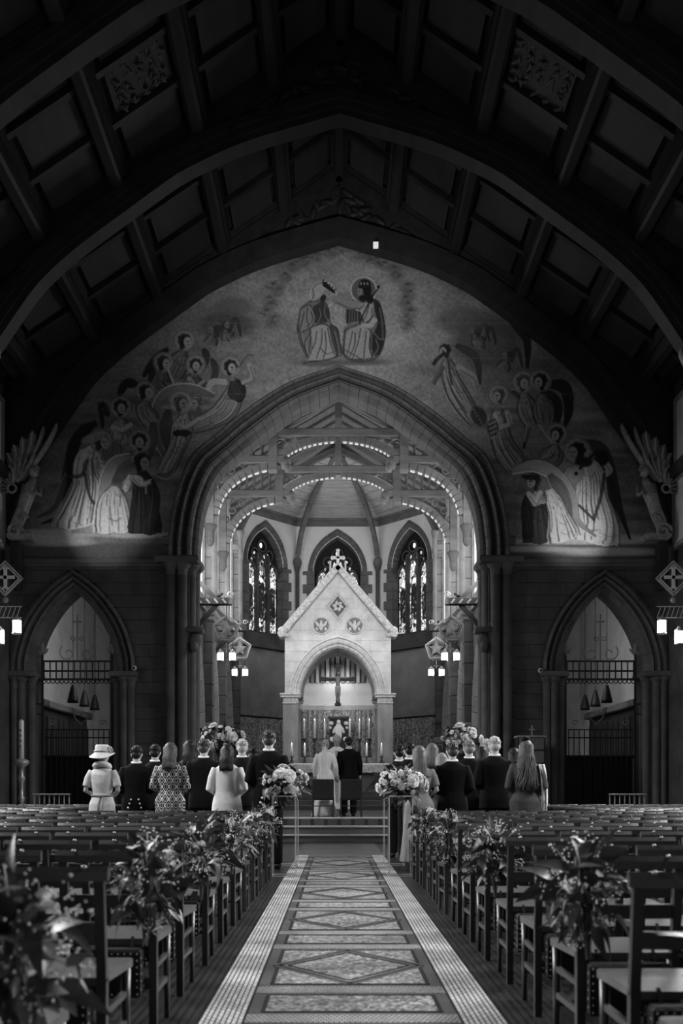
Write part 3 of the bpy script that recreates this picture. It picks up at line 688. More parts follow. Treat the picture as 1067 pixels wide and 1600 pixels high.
for sx in (-1, 1):
    b = MB(); b.bar((sx*2.0,YF+.12,6.42), (sx*-.02,YF+.12,8.80), .22, .56, (0,1,0)); b.bar((sx*1.9,YF+.0,6.40), (0,YF+.0,8.64), .07, .16, (0,1,0)); b.build('coping', WHITE_CARVE, cib)
    g = MB()
    for k in range(9):
        t = (k+.5)/9; c = Vector((sx*1.92*(1-t), YF-.16, 6.46+2.26*t)); g.ell(c, (.09,.05,.07), 8, 5).ell(c+Vector((sx*.06,0,.05)), (.05,.05,.05), 6, 4)
    g.build('carved_coping_flowers', WHITE_CARVE, cib, True)
    MB().bbox(sx*1.85-.17, sx*1.85+.17, YF-.14, YF+.5, 6.36, 6.5, .03).ell((sx*1.86,YF,6.62), (.2,.16,.13), 10, 6).ell((sx*1.7,YF-.1,6.66), (.09,.09,.1), 8, 5).build('corner_crocket', WHITE_CARVE, cib, True)
    # roundels
    c = (sx*.57, YF-.05, 6.76); b = MB().tube([(c[0]+.29*math.cos(a), YF-.03, c[2]+.29*math.sin(a)) for a in [k*PI/14 for k in range(29)]], .03, 6)
    b.build('roundel_rim', WHITE_CARVE, cib, True); MB().prism([(c[0]+.27*math.cos(k*PI/14), c[2]+.27*math.sin(k*PI/14)) for k in range(28)], YF-.03, YF+.02).build('roundel', gm('roundel_ground', .2, .7, .3, 20, .2), cib)
    g = MB().ell((c[0],YF-.05,c[2]-.02), (.07,.04,.16), 8, 6).ell((c[0],YF-.06,c[2]+.13), (.045,.04,.05), 8, 5)
    for s2 in (-1,1): g.ell((c[0]+s2*.12,YF-.045,c[2]+.04), (.05,.03,.14), 8, 5, Matrix.Rotation(s2*.6,3,'Y')).ell((c[0]+s2*.15,YF-.045,c[2]-.12), (.05,.03,.06), 8, 5)
    g.build('carved_angel', WHITE_CARVE, cib, True)
    # columns
    for yy, rr in ((YF+.2, .26), (YF+2.3, .24)):
        x = sx*1.62 if yy < YF+1 else sx*1.58
        MB().bbox(x-rr, x+rr, yy-rr, yy+rr, ZS+.35, 4.12, .07).build('column', PILLAR_ST, cib)
        MB().bbox(x-rr-.1, x+rr+.1, yy-rr-.1, yy+rr+.1, ZS, ZS+.2, .03).bbox(x-rr-.05, x+rr+.05, yy-rr-.05, yy+rr+.05, ZS+.2, ZS+.36, .03).build('column_base', WHITE_ST, cib)
        c = MB().bbox(x-rr-.02, x+rr+.02, yy-rr-.02, yy+rr+.02, 4.08, 4.14, .02).bbox(x-rr, x+rr, yy-rr, yy+rr, 4.14, 4.3, .01).bbox(x-rr-.08, x+rr+.08, yy-rr-.08, yy+rr+.08, 4.29, 4.37, .02).bbox(x-rr-.11, x+rr+.11, yy-rr-.11, yy+rr+.11, 4.37, 4.44, .02)
        for j in range(4): c.ell((x-rr+.06+j*(2*rr-.12)/3, yy-rr, 4.22), (.05,.03,.07), 8, 5)
        c.build('capital', WHITE_CARVE, cib)
dm = MB()
for k, rr in enumerate((.50, .40)):
    dm.tube([(rr*.78*math.sin(a), YF-.03, 7.42+rr*math.cos(a)) for a in [j*PI/2 for j in range(5)]], .03, 6)
dm.build('lozenge_frame', WHITE_CARVE, cib)
MB().prism([(0,7.06),(.28,7.42),(0,7.78),(-.28,7.42)], YF-.025, YF+.02).build('lozenge_ground', gm('lozenge_ground', .12, .7, .3, 20, .2), cib)
g = MB()
for k in range(6):
    a = k*PI/3; g.ell((.11*math.cos(a),YF-.045,7.42+.11*math.sin(a)), (.1,.03,.045), 8, 5, Matrix.Rotation(-a+.8,3,'Y'))
g.build('carved_whorl', WHITE_CARVE, cib, True)
fz = MB().bbox(-.05,.05,YF,YF+.1,8.7,9.35,.02).bbox(-.2,.2,YF,YF+.1,9.05,9.16,.02).bbox(-.16,.16,YF+.02,YF+.08,8.72,8.82,.02)
for s2 in (-1,1): fz.ell((s2*.2,YF+.05,9.1),(.05,.04,.08),8,5).bbox(s2*.26-.03,s2*.26+.03,YF+.02,YF+.08,8.6,9.0,.01)
fz.ell((0,YF+.05,9.36),(.07,.04,.06),8,5).build('cross_finial', WHITE_ST, cib)
# inner side: vault, white tympanum, slatted screen, ledge
MB().prism([(-1.5,4.25),(1.5,4.25),(1.5,5.05),(-1.5,5.05)], YF+2.34, YF+2.42).build('tympanum', PLASTER, cib)
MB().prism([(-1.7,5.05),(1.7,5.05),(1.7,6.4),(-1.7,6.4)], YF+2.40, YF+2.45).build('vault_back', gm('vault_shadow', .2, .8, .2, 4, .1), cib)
for k in range(15):
    x = -1.3+k*2.6/14; MB().box(x-.055, x+.055, YF+2.3, YF+2.4, 5.05, 5.05+max(.1, 1.0*(1-(x/1.5)**2))).build('slat', WHITE_ST if k % 2 else STONE_L, cib)
MB().bbox(-1.6, 1.6, YF+2.16, YF+2.42, 4.02, 4.24, .03).build('ledge', WHITE_ST, cib)
VA = Arch([(1.5,4.43),(1.45,4.85),(1.2,5.45),(.82,5.9),(.4,6.16),(0,6.25)], [(1.25,4.43),(1.2,4.85),(1.0,5.3),(.66,5.7),(.32,5.9),(0,5.98)], 0, 20)
sweep(MB(), VA, [(0,YF+.46),(1,YF+.46),(1,YF+2.0),(0,YF+2.0)], 0, 1, 30).build('vault', STONE_L, cib)
for sx in (-1, 1):
    b = MB().prism([(sx*1.36,4.43),(sx*1.82,4.43),(sx*1.82,6.4),(sx*1.5,6.4)] if sx > 0 else [(sx*1.82,4.43),(sx*1.36,4.43),(sx*1.5,6.4),(sx*1.82,6.4)], YF+.45, YF+2.5); b.build('side_wall', WHITE_ST, cib)
rows = []
for zz in (ZS+.5, 2.4, 3.3, 4.04): rows.append([(-1.38+2.76*i/90, YF+2.15+.04*math.sin(i*PI*2/6+.5*math.sin(i*.4)), zz) for i in range(91)])
cu = MB().grid(rows).build('damask_curtain', DAM, None, True, fix=False); tag(cu, 'patterned damask curtain hanging inside the white altar canopy behind the candles', 'curtain'); cu.modifiers.new('thick', 'SOLIDIFY').thickness = .012
# crucifix under the canopy arch
cf = thing('crucifix', 'large carved wooden crucifix hanging under the arch of the white altar canopy', 'crucifix', (0, YF+.5, 4.0))
y = YF+.5
MB().bbox(-.07, .07, y, y+.07, 4.05, 5.52, .015).bbox(-.62, .62, y, y+.07, 4.92, 5.06, .015).bbox(-.11,.11,y-.01,y+.08,5.4,5.5,.02).bbox(-.11,.11,y-.01,y+.08,4.06,4.16,.02).build('cross', WOOD_D, cf)
MB().bar((0,y+.035,5.5),(0,y+.035,6.03),.02,.02).build('suspension_rod', IRON, cf)
# altar
al = thing('altar', 'altar covered with a white cloth and lace frontal under the stone canopy', 'altar', (0, 33.0, ZS-.14))
MB().bbox(-1.62, 1.62, 32.7, 33.5, ZS-.03, 1.96, .02).build('altar_block', STONE2, al)
MB().bbox(-1.68, 1.68, 32.62, 33.55, 1.955, 2.01, .015).build('altar_cloth', gm('white_linen', .85, .9, .04, 8, .05), al)
def lacef(N, L, tc, b):
    mp = N.new('ShaderNodeMapping'); mp.inputs['Scale'].default_value = (9,1,9); L.new(tc.outputs['Object'], mp.inputs['Vector'])
    v = N.new('ShaderNodeTexVoronoi'); v.inputs['Scale'].default_value = 1.0; L.new(mp.outputs['Vector'], v.inputs['Vector'])
    L.new(ramp(N, L, v.outputs['Distance'], [(.18,.75),(.35,.28),(.5,.65)]), b.inputs['Base Color'])
MB().box(-1.66, 1.66, 32.6, 32.64, 1.70, 1.96).build('lace_frontal', pattern('lace', lacef), al)
rt = MB().bbox(-1.36, 1.36, 35.1, 35.7, ZS, 2.28, .02).build('retable', STONE_L); tag(rt, 'pale stone ledge behind the altar carrying the tall candlesticks', 'ledge')
CAND = gm('candle_wax', .82, .5, .05, 5, 0); BR_D = gm('dark_brass', .06, .4, .3, 8, .1, metal=.5)
FL = glow('candle_flame', 1, 6)
def candle(x, y, z0, zs, zt, lab, grp):
    t = thing('altar_candle', lab, 'candle', (x, y, z0), 0, grp)
    h = zs-z0; MB().lathe([(.11,0),(.1,.03),(.04,.07),(.03,h*.35),(.055,h*.45),(.03,h*.55),(.03,h*.85),(.06,h*.92),(.095,h)], (x,y,z0), 12).build('candlestick', BR_D, t, True)
    MB().lathe([(.036,0),(.036,zt-zs-.02),(.012,zt-zs)], (x,y,zs), 10).build('wax', CAND, t, True)
    MB().lathe([(.004,0),(.012,.03),(.002,.07)], (x,y,zt), 8).build('flame', FL, t, True)
nmz = ['outermost', 'middle', 'innermost']
for i, px in enumerate((475, 491.6, 507, 546.7, 561.7, 577)):
    k = i if i < 3 else 5-i
    candle(PX(px, 35.3), 35.3, 2.28, 2.96, 3.6, '%s of three tall candles on the ledge %s of the altar picture' % (nmz[k], 'left' if i < 3 else 'right'), 'tall altar candles')
for i, px in enumerate((455.7, 476, 572.8, 596)):
    candle(PX(px, 32.95), 32.95, 2.01, 2.24, 2.63, 'short white candle on the altar cloth, %s from the left' % ORD[i], 'short altar candles')
ic = thing('altar_picture', 'framed dark altar picture of a pale standing figure between the tall candles', 'picture', (PX(529,35.5), 35.5, 2.28))
x = PX(529, 35.5); MB().bbox(x-.33, x+.33, 35.5, 35.6, 2.3, 3.75, .02).build('panel', gm('picture_ground', .02, .5, .4, 6, 0), ic)
MB().bbox(x-.38, x+.38, 35.46, 35.58, 3.66, 3.78, .02).bbox(x-.38, x+.38, 35.46, 35.58, 2.3, 2.42, .02).build('frame', BR_D, ic)
g = MB().ell((x,35.48,3.2), (.13,.03,.36), 10, 8).ell((x,35.47,3.56), (.075,.03,.09), 8, 6).ell((x-.13,35.48,3.3), (.06,.025,.16), 8, 6, Matrix.Rotation(.5,3,'Y')).ell((x+.13,35.48,3.3), (.06,.025,.16), 8, 6, Matrix.Rotation(-.5,3,'Y'))
for s2 in (-1,1):
    g.ell((x+s2*.27,35.48,3.52), (.09,.02,.07), 8, 5).ell((x+s2*.24,35.48,2.95), (.09,.02,.09), 8, 5).ell((x+s2*.3,35.48,3.36), (.06,.02,.05), 8, 5)
g.build('painted_figure', gm('figure_paint', .75, .7, .1, 8, 0), ic, True)
# ------------------------------------------------------------------ side chapels seen through the small arches
for sx, nm in ((-1, 'chapel_left'), (1, 'chapel_right')):
    xs0, xs1 = sorted((sx*4.75, sx*8.4))
    struct('wall_'+nm, MB().box(xs0, xs1, 33.0, 33.3, 0, 7.2).box(*sorted((sx*8.05, sx*8.4)), 24.8, 33.3, 0, 7.2), gm('chapel_plaster', .42, .85, .15, 2, .1))
    w = bpy.data.objects['wall_'+nm]
    struct('ceiling_'+nm, MB().box(xs0, xs1, 24.8, 33.3, 7.2, 7.5), WOOD_D)
    struct('floor_'+nm, MB().box(xs0, xs1, 21.6, 33.3, -.2, 0), M_FAR)
    for xx, yy, rr in ((5.35,28.6,.16),(5.05,26.6,.2),(5.6,32.8,.12),(6.6,32.8,.12),(7.4,32.8,.12)):
        MB().lathe([(rr*1.4,0),(rr,.4),(rr,6.8),(rr*1.3,7.1)], (sx*xx,yy,0), 12).build('wall_shaft', STONE_L if yy < 30 else STONE, w, True)
    A2 = Arch([(.45,4.9),(.42,5.3),(.25,5.8),(0,6.1)],[(.36,4.9),(.33,5.2),(.2,5.6),(0,5.85)], sx*6.1, 12)
    sweep(MB(), A2, [(0,32.9),(0,33.05),(1,33.05),(1,32.95)], 0, 1, 20).build('lancet_frame', STONE, w)
    # panelled stall back along the outer wall
    b = thing('stall_panelling', 'dark panelled oak stall back along the outer wall of the %s side chapel' % ('left' if sx < 0 else 'right'), 'panelling', (sx*7.9, 26, 0))
    x0, x1 = sorted((sx*7.75, sx*8.05)); MB().box(x0, x1, 25.6, 30.6, 0, 3.3).build('back', WOOD_D, b)
    x0, x1 = sorted((sx*7.6, sx*8.05)); MB().bbox(x0, x1, 25.6, 30.7, 3.3, 3.5, .03).build('cornice', WOOD_M, b)
    for k in range(9):
        y = 25.75+k*.54; x0, x1 = sorted((sx*7.71, sx*7.78)); MB().bbox(x0, x1, y, y+.44, .9, 3.1, .02).build('panel', WOOD_D, b)
    # choir desk front
    b = thing('choir_desk', 'long dark oak choir desk front standing behind the %s small arch' % ('left' if sx < 0 else 'right'), 'desk', (sx*6.5, 25.5, 0))
    MB().box(sx*6.4-1.15, sx*6.4+1.15, 25.5, 25.7, 0, 1.95).build('front', WOOD_D, b); MB().bbox(sx*6.4-1.19, sx*6.4+1.19, 25.4, 25.8, 1.95, 2.03, .02).build('ledge', WOOD_D, b)
    for k in range(9): MB().bbox(sx*6.4-1.1+k*.245, sx*6.4-.9+k*.245, 25.46, 25.52, .3, 1.75, .02).build('panel', WOOD_D, b)
    # iron screen in the arch
    YS = 24.4; xc = sx*6.43
    t = thing('iron_screen', 'black wrought iron screen with scrolls and hearts filling the %s small arch' % ('left' if sx < 0 else 'right'), 'screen', (xc, YS, 0))
    for z in (4.30, 4.06, 3.86): MB().box(xc-.86, xc+.86, YS-.02, YS+.02, z-.022, z+.022).build('rail', IRON, t)
    for k in range(12): MB().box(xc-.82+k*.149-.014, xc-.82+k*.149+.014, YS-.014, YS+.014, 3.86, 4.3).build('grid_bar', IRON, t)
    for k in range(16):
        x = xc-.82+k*.109; MB().tube([(x+.045*math.cos(a),YS,3.8+.045*math.sin(a)) for a in [j*PI/5 for j in range(11)]], .011, 4).build('ring', IRON, t)
    for s2 in (-1, 1):
        MB().box(xc+s2*.86-.025, xc+s2*.86+.025, YS-.025, YS+.025, 0, 4.45).build('post', IRON, t)
        for z in (3.25, 3.0): MB().box(min(xc+s2*.86,xc+s2*1.25), max(xc+s2*.86,xc+s2*1.25), YS-.015, YS+.015, z-.015, z+.015).build('rail', IRON, t)
        for k in range(4): MB().box(xc+s2*(.92+.1*k)-.01, xc+s2*(.92+.1*k)+.01, YS-.01, YS+.01, 0, 3.25).build('bar', IRON, t)
        # fleur finials and spiral scrolls
        MB().ell((xc+s2*.86,YS,4.62), (.05,.02,.14), 8, 6).ell((xc+s2*.86-.1,YS,4.55), (.035,.02,.08), 8, 5, Matrix.Rotation(-.6,3,'Y')).ell((xc+s2*.86+.1,YS,4.55), (.035,.02,.08), 8, 5, Matrix.Rotation(.6,3,'Y')).build('fleur_finial', GILT if 0 else STONE_L, t, True)
        MB().tube([(xc+s2*(.24+(.03+.016*k)*math.cos(k*.6)), YS, 4.50+(.03+.016*k)*math.sin(k*.6)) for k in range(13)][::-1]+[], .014, 5).build('scroll', STONE_L, t)
        MB().tube([(xc+s2*(.09+.06*math.cos(k*.6)*(.3+k/14)), YS, 4.86+.06*math.sin(k*.6)*(.3+k/14)) for k in range(13)], .012, 5).build('scroll', STONE_L, t)
    MB().box(xc-.015, xc+.015, YS-.015, YS+.015, 4.3, 5.45).box(xc-.1, xc+.1, YS-.012, YS+.012, 5.25, 5.29).build('cross', STONE_L, t)
    for z in (2.62, 2.42): MB().box(xc-.8, xc+.8, YS-.015, YS+.015, z-.014, z+.014).build('gate_rail', IRON, t)
    for k in range(13): x = xc-.78+k*.13; MB().box(x-.01, x+.01, YS-.01, YS+.01, .1, 2.62).build('gate_bar', IRON, t)
    for hx in (-.05,): 
        pts = []
        for k in range(25):
            a = k*2*PI/24; pts.append((xc-sx*.1+.011*16*math.sin(a)**3, YS, 2.92+.011*(13*math.cos(a)-5*math.cos(2*a)-2*math.cos(3*a)-math.cos(4*a))))
        MB().tube(pts, .014, 5).build('heart_scroll', STONE_L, t)
    for s2 in (-.62, .62): MB().tube([(xc+s2+.09*math.cos(k*.55)*(1-k/16), YS, 2.78+.09*math.sin(k*.55)*(1-k/16)) for k in range(14)], .012, 5).build('scroll', STONE_L, t)
    for k, (px, py, d) in enumerate(((114,1086,26.0),(132,1093,28.0),(148,1099,30.0))):
        px2 = px if sx < 0 else 2*529-px+4; dx = PX(px2, d); dz = PZ(py, d)
        l = thing('hanging_lamp', 'dark bell-shaped lamp hanging in the %s side chapel, %s from the nave' % ('left' if sx < 0 else 'right', ORD[k]), 'lamp', (dx, d, dz), 0, 'bell lamps in the side chapels')
        MB().lathe([(.04,.26),(.06,.2),(.11,.02),(.14,-.12),(.15,-.2),(.12,-.2)], (dx,d,dz), 12).build('shade', IRON, l, True)
        MB().bar((dx,d,dz+.25), (dx,d,7.2), .012, .012).build('chain', IRON, l)
# ------------------------------------------------------------------ the painted wall: a flat mural, painted per vertex on a fine mesh
YM = 23.985
st = 1.3
gx = np.arange(8, 1052, st); gy = np.arange(372, 886, st)
XX, YY = np.meshgrid(gx, gy)                        # painter's units: wall plane, 64.6 to the metre
rng = np.random.default_rng(3)
def vnoise(sx, sy, seed):
    r = np.random.default_rng(seed); h, w = int(520/sy)+3, int(1050/sx)+3; g = r.random((h, w))
    u = (XX-8)/sx; v = (YY-372)/sy; i = u.astype(int); j = v.astype(int); fu = u-i; fv = v-j; fu = fu*fu*(3-2*fu); fv = fv*fv*(3-2*fv)
    return (g[j,i]*(1-fu)+g[j,i+1]*fu)*(1-fv)+(g[j+1,i]*(1-fu)+g[j+1,i+1]*fu)*fv
C = np.full(XX.shape, .25)
cl = .5*vnoise(90,34,1)+.3*vnoise(38,16,2)+.2*vnoise(15,8,3)
C *= .62+.75*cl
C += .10*np.exp(-(((XX-532)/150)**2+((YY-500)/110)**2))
C *= .85+.3*vnoise(3,3,5)
def mix(m, v, a): 
    global C
    m = np.clip(m*a, 0, 1); C = C*(1-m)+v*m
def el(cx, cy, rx, ry, v, a=1.0, rot=0, soft=.25):
    c, s = math.cos(rot), math.sin(rot); u = ((XX-cx)*c+(YY-cy)*s)/rx; w = (-(XX-cx)*s+(YY-cy)*c)/ry
    mix(np.clip((1-np.sqrt(u*u+w*w))/soft+.5, 0, 1), v, a)
def inside(pts):
    m = np.zeros(XX.shape, bool); n = len(pts); j = n-1
    for i in range(n):
        xi, yi = pts[i]; xj, yj = pts[j]
        if yi != yj: m ^= ((yi > YY) != (yj > YY)) & (XX < (xj-xi)*(YY-yi)/(yj-yi)+xi)
        j = i
    return m
def curve(pts, n=8):
    P = [np.array(p, float) for p in pts]; P = [2*P[0]-P[1]]+P+[2*P[-1]-P[-2]]; out = []
    for i in range(1, len(P)-2):
        a, b, c, d = P[i-1:i+3]
        for k in range(n):
            t = k/n; out.append(.5*((2*b)+(c-a)*t+(2*a-5*b+4*c-d)*t*t+(3*b-a-3*c+d)*t**3))
    out.append(P[-2]); return out
def poly(pts, v, a=1.0): mix(inside(pts).astype(float), v, a)
def line(pts, w, v, a=.8, n=6):
    pts = curve(pts, n) if len(pts) > 2 else [np.array(p, float) for p in pts]
    A = np.array(pts); x0, y0 = A[:,0].min()-w-2, A[:,1].min()-w-2; x1, y1 = A[:,0].max()+w+2, A[:,1].max()+w+2
    i0, i1 = np.searchsorted(gx, [x0, x1]); j0, j1 = np.searchsorted(gy, [y0, y1]); 
    if i1 <= i0 or j1 <= j0: return
    X, Y = XX[j0:j1,i0:i1], YY[j0:j1,i0:i1]; D = np.full(X.shape, 1e9)
    for p, q in zip(pts, pts[1:]):
        d = q-p; l2 = max(1e-6, d@d); t = np.clip(((X-p[0])*d[0]+(Y-p[1])*d[1])/l2, 0, 1)
        D = np.minimum(D, np.hypot(X-p[0]-t*d[0], Y-p[1]-t*d[1]))
    m = np.clip((w-D)/1.2+.5, 0, 1)*a; C[j0:j1,i0:i1] = C[j0:j1,i0:i1]*(1-m)+v*m
def robe(sp, v, nf=9, dark=.35, seed=0, edge=.7):
    """sp: spine of (x, y, half width) from neck to hem: a rounded outline with wedge-shaped folds"""
    r = random.Random(seed); L, Rr = [], []
    S2 = curve(sp, 8); m = len(S2)
    for i, p in enumerate(S2):
        q = S2[min(i+1, m-1)]; o = S2[max(i-1, 0)]; d = np.array([q[0]-o[0], q[1]-o[1]]); d = d/max(1e-6, np.hypot(*d)); n = np.array([-d[1], d[0]])
        k = min(1, .55+.45*min(1, i/4), 1 if m-i > 2 else .93); wob = 1+.035*math.sin(i*.3+seed)
        L.append(p[:2]+n*p[2]*k*wob); Rr.append(p[:2]-n*p[2]*k*wob)
    hem = [L[-1]*(1-f)+Rr[-1]*f+np.array([0, 3.5*(f*(1-f)*4)+1.5*math.sin(f*9+seed)]) for f in [j/10 for j in range(1, 10)]]
    poly(L+hem+Rr[::-1], v)
    def at(i, f): i = max(0, min(m-1, i)); return L[i]*(1-f)+Rr[i]*f
    def wedge(f, i0, i1, w0, w1, val, al, dr=0):
        A, B = [], []
        for i in range(i0, i1+1):
            t = (i-i0)/max(1, i1-i0); ff = f+dr*t; w = (w0+(w1-w0)*math.sin(PI*min(1, t*.8+.1)))/max(3., 2*S2[i][2]); A.append(at(i, ff-w)); B.append(at(i, ff+w))
        if len(A) > 1: poly(A+B[::-1], val, al)
    wedge(.88, 0, m-1, 3, 5, v*.55, .5); wedge(.3, 0, m-1, 3, 6, min(.9, v*1.25), .45)
    for k in range(nf):
        f = (k+.6)/nf*.92+r.uniform(-.05, .05); i0 = r.randint(0, max(0, m//2-1)); i1 = min(m-1, i0+r.randint(m//3, m)); dr = r.uniform(-.12, .12)
        im = (i0+i1)//2; pf = lambda i, o: at(i, f+o+dr*(i-i0)/max(1, i1-i0)); al = r.uniform(.5, .85)
        A = [pf(i, 0) for i in range(i0, i1+1)]; B = [pf(i, -.05) for i in range(i0, i1+1)]
        if len(A) > 3: line(A, .8, v*dark*.6, al, 1); line(A[len(A)//3:], r.uniform(1.1,1.7), v*dark*.6, al*.7, 1); line(B[1:], r.uniform(.9,1.6), min(.9, v*1.5), r.uniform(.3,.6), 1)
    for k in range(nf//3):                                # short creases across the folds
        i = r.randint(1, m-2); f = r.uniform(.1, .6); line([at(i, f), at(min(m-1, i+1), f+.2), at(i, f+.36)], .8, v*.35, .6)
    line(L, 1.0, v*.18, edge, 2); line(Rr, 1.1, v*.15, edge, 2)
def wing(pts, w0, w1, v, nf=5, a=.9):
    c = curve(pts, 8); L, Rr = [], []
    for i, p in enumerate(c):
        d = c[min(i+1,len(c)-1)]-c[max(i-1,0)]; d = d/max(1e-6, np.hypot(*d)); n = np.array([-d[1], d[0]]); t = i/len(c); w = (w0+(w1-w0)*t)*min(1, .35+2.5*t, .25+3*(1-t))
        L.append(p+n*w); Rr.append(p-n*w)
    poly(L+Rr[::-1], v, a)
    for k in range(nf+1):
        f = k/nf; line([L[i]*(1-f)+Rr[i]*f for i in range(0, len(c), 2)], .9, v*(.4 if k not in (0,) else 1.5), .7, 2)
def head(x, y, r, look=0, hair=.045, face=.40, halo=True, hv=.34, tilt=0):
    if halo: el(x-look*r*.3, y-r*.1, r*1.75, r*1.75, hv, .8); line([(x-look*r*.3+r*1.75*math.cos(t*PI/10), y-r*.1+r*1.75*math.sin(t*PI/10)) for t in range(21)], .8, hv*.5, .8, 2)
    el(x-look*r*.3, y-r*.22, r*1.02, r*1.0, hair); el(x-look*r*.75, y+r*.5, r*.5, r*.85, hair, .85); el(x-look*r*1.0, y+r*1.0, r*.35, r*.5, hair, .6)
    [el(x-look*r*.3+r*.95*math.cos(q*.9), y-r*.2+r*.95*math.sin(q*.9), r*.25, r*.22, hair*(1+.8*(q % 2)), .8) for q in range(8)]
    el(x+look*r*.45, y+r*.12, r*.62, r*.82, face, 1, tilt)
    el(x+look*r*.75, y+r*.02, r*.14, r*.1, .04); el(x+look*r*.2, y+r*.02, r*.14, r*.1, .04); el(x+look*r*.55, y+r*.55, r*.22, r*.08, .12)
    line([(x+look*r*.62, y+r*.05), (x+look*r*.7, y+r*.32)], .7, face*.5, .7)
    line([(x-r, y), (x-r*.5, y-r), (x+r*.6, y-r*.9)], 1.0, hair*3, .5)
def arm(pts, w, v): line(pts, w, v, 1); line([(p[0]+w*.5, p[1]+w*.8) for p in pts], 1, v*.4, .7)
# clouds, ground band
for k in range(70):
    r = random.Random(k); x = r.choice([r.uniform(20, 300), r.uniform(760, 1040)]); y = r.uniform(600, 830)
    el(x, y, r.uniform(16, 44), r.uniform(5, 12), r.uniform(.2, .42), .5, 0, .8); el(x+5, y+9, r.uniform(16, 44), r.uniform(4, 7), .1, .4, 0, .8)
mix(np.clip((YY-846)/6, 0, 1), .12, .75)
for (x, y, w, h) in ((75,834,70,7),(215,836,60,5),(870,846,120,5),(960,843,70,8),(835,858,60,5),(950,862,80,7),(90,848,50,6),(70,842,60,6)): el(x, y, w, h, .48, .8, 0, .7)
# outer ring of cherubs about the central pair
for k in range(34):
    a = PI*(.93+1.14*k/33) if k < 34 else 0; r = random.Random(k+50); x = 532+108*math.cos(a)*r.uniform(.93,1.08); y = 488+98*math.sin(a)*r.uniform(.93,1.06)
    el(x, y, 11, 8, .15, .5, r.uniform(-1,1), .9); el(x+2, y-1, 3.2, 3.6, .27, .7); el(x+1, y-4, 4, 2.5, .10, .6)
    for q in range(3): a2 = r.uniform(0, 6.28); line([(x+3*math.cos(a2),y+3*math.sin(a2)),(x+8*math.cos(a2+.3),y+7*math.sin(a2+.3)),(x+12*math.cos(a2+.8),y+10*math.sin(a2+.8))], .9, r.choice([.11,.3]), .5)
# faint far angels in the clouds
def cluster(x, y, rx, ry, n, seed, v=.11):
    r = random.Random(seed); el(x, y, rx, ry, v, .65, 0, .5)
    for k in range(n):
        a, b_ = x+r.uniform(-.6,.6)*rx, y+r.uniform(-.5,.5)*ry; head(a, b_, 6.5, r.choice([-1,1]), .08, .23, False); robe([(a,b_+8,6),(a+r.uniform(-8,8),b_+22,11)], .2, 4, .5, k)
        wing([(a+8,b_+12),(a+16,b_-8),(a+24,b_+18)], 5, 2, .14, 3, .6)
cluster(352, 508, 44, 20, 2, 1); cluster(760, 535, 58, 44, 3, 2, .09); cluster(366, 478, 30, 14, 0, 3, .17); cluster(722, 500, 40, 20, 0, 9, .16)
wing([(800,505),(822,530),(824,575)], 9, 3, .07, 5)
# ---- left choir
wing([(268,590),(244,570),(232,600)], 8, 3, .10); wing([(318,545),(322,560),(316,580)], 7, 3, .12); wing([(262,545),(240,565),(224,588)], 8, 4, .09); wing([(215,600),(196,600),(184,622)], 9, 4, .08)
robe([(287,548,10),(278,570,16),(270,590,14)], .20, 7, .5, 1); head(290, 533, 9.5, .7)
robe([(256,580,10),(252,600,17),(268,612,14)], .17, 7, .5, 2); head(257, 567, 9, .7); line([(262,575),(272,602)], 1.6, .45)
robe([(305,585,9),(300,600,15),(318,612,14)], .18, 7, .5, 3); head(306, 571, 9, .1); arm([(296,592),(306,604),(318,596)], 3, .34)
wing([(330,560),(336,580),(328,606)], 6, 5, .16)
robe([(362,592,10),(366,612,14),(352,640,18),(330,655,15),(300,668,10)], .30, 10, .4, 4); robe([(366,594,11),(370,612,13),(364,622,12)], .09, 5, .5, 5); head(361, 574, 9.5, .3, .03)
arm([(380,598),(394,590),(389,570)], 3.4, .36); line([(372,575),(386,556),(394,555)], 1, .1, .8); arm([(350,598),(332,598),(326,610)], 6, .40)
wing([(334,618),(300,607),(262,612),(243,640),(246,690),(262,724)], 9, 4, .36, 6); wing([(262,640),(258,680),(272,720)], 13, 4, .19, 7)
robe([(290,646,11),(284,672,16),(276,700,13),(258,738,13)], .32, 11, .42, 6); robe([(284,672,12),(284,679,13)], .05, 2, 1, 7); head(284, 630, 10.5, .5, .10, .3); head(306, 630, 9, -.6, .14, .34, False); arm([(276,664),(290,668),(310,655)], 3.6, .38)
robe([(228,628,8),(226,642,14),(238,660,14)], .3, 6, .45, 8); head(229, 612, 9, .8)
wing([(170,650),(158,632),(160,668)], 8, 3, .12); robe([(188,654,11),(187,672,16),(190,690,17)], .34, 8, .42, 9); head(189, 637, 10, .15); arm([(176,668),(190,672),(204,664)], 4, .45)
wing([(238,660),(238,690),(232,720)], 10, 3, .22); head(218, 690, 10.5, 0); robe([(218,706,12),(214,718,22)], .3, 5, .5, 10)
wing([(140,668),(118,690),(104,740),(100,800),(66,818)], 11, 3, .13, 6); wing([(150,660),(128,676),(112,705),(108,760)], 10, 7, .06, 4); wing([(104,740),(86,790),(58,808)], 6, 2, .22, 3)
robe([(146,696,11),(136,722,20),(138,760,26),(132,800,38),(128,828,46)], .50, 15, .40, 11); robe([(152,704,9),(158,730,13),(162,746,11)], .44, 6, .4, 12); head(160, 690, 10, .7, .08); el(146, 684, 20, 7, .36, .8, -.3)
poly([(160,700),(182,706),(178,724),(156,718)], .34); [line([(161+k*3.2,702+k*.6),(160+k*3.2,718+k*.6)], .9, .05, .9) for k in range(7)]
poly([(174,690),(184,682),(190,712),(178,712)], .3); [line([(176+k*3,690-k),(177+k*3,710)], .7, .06, .8) for k in range(5)]
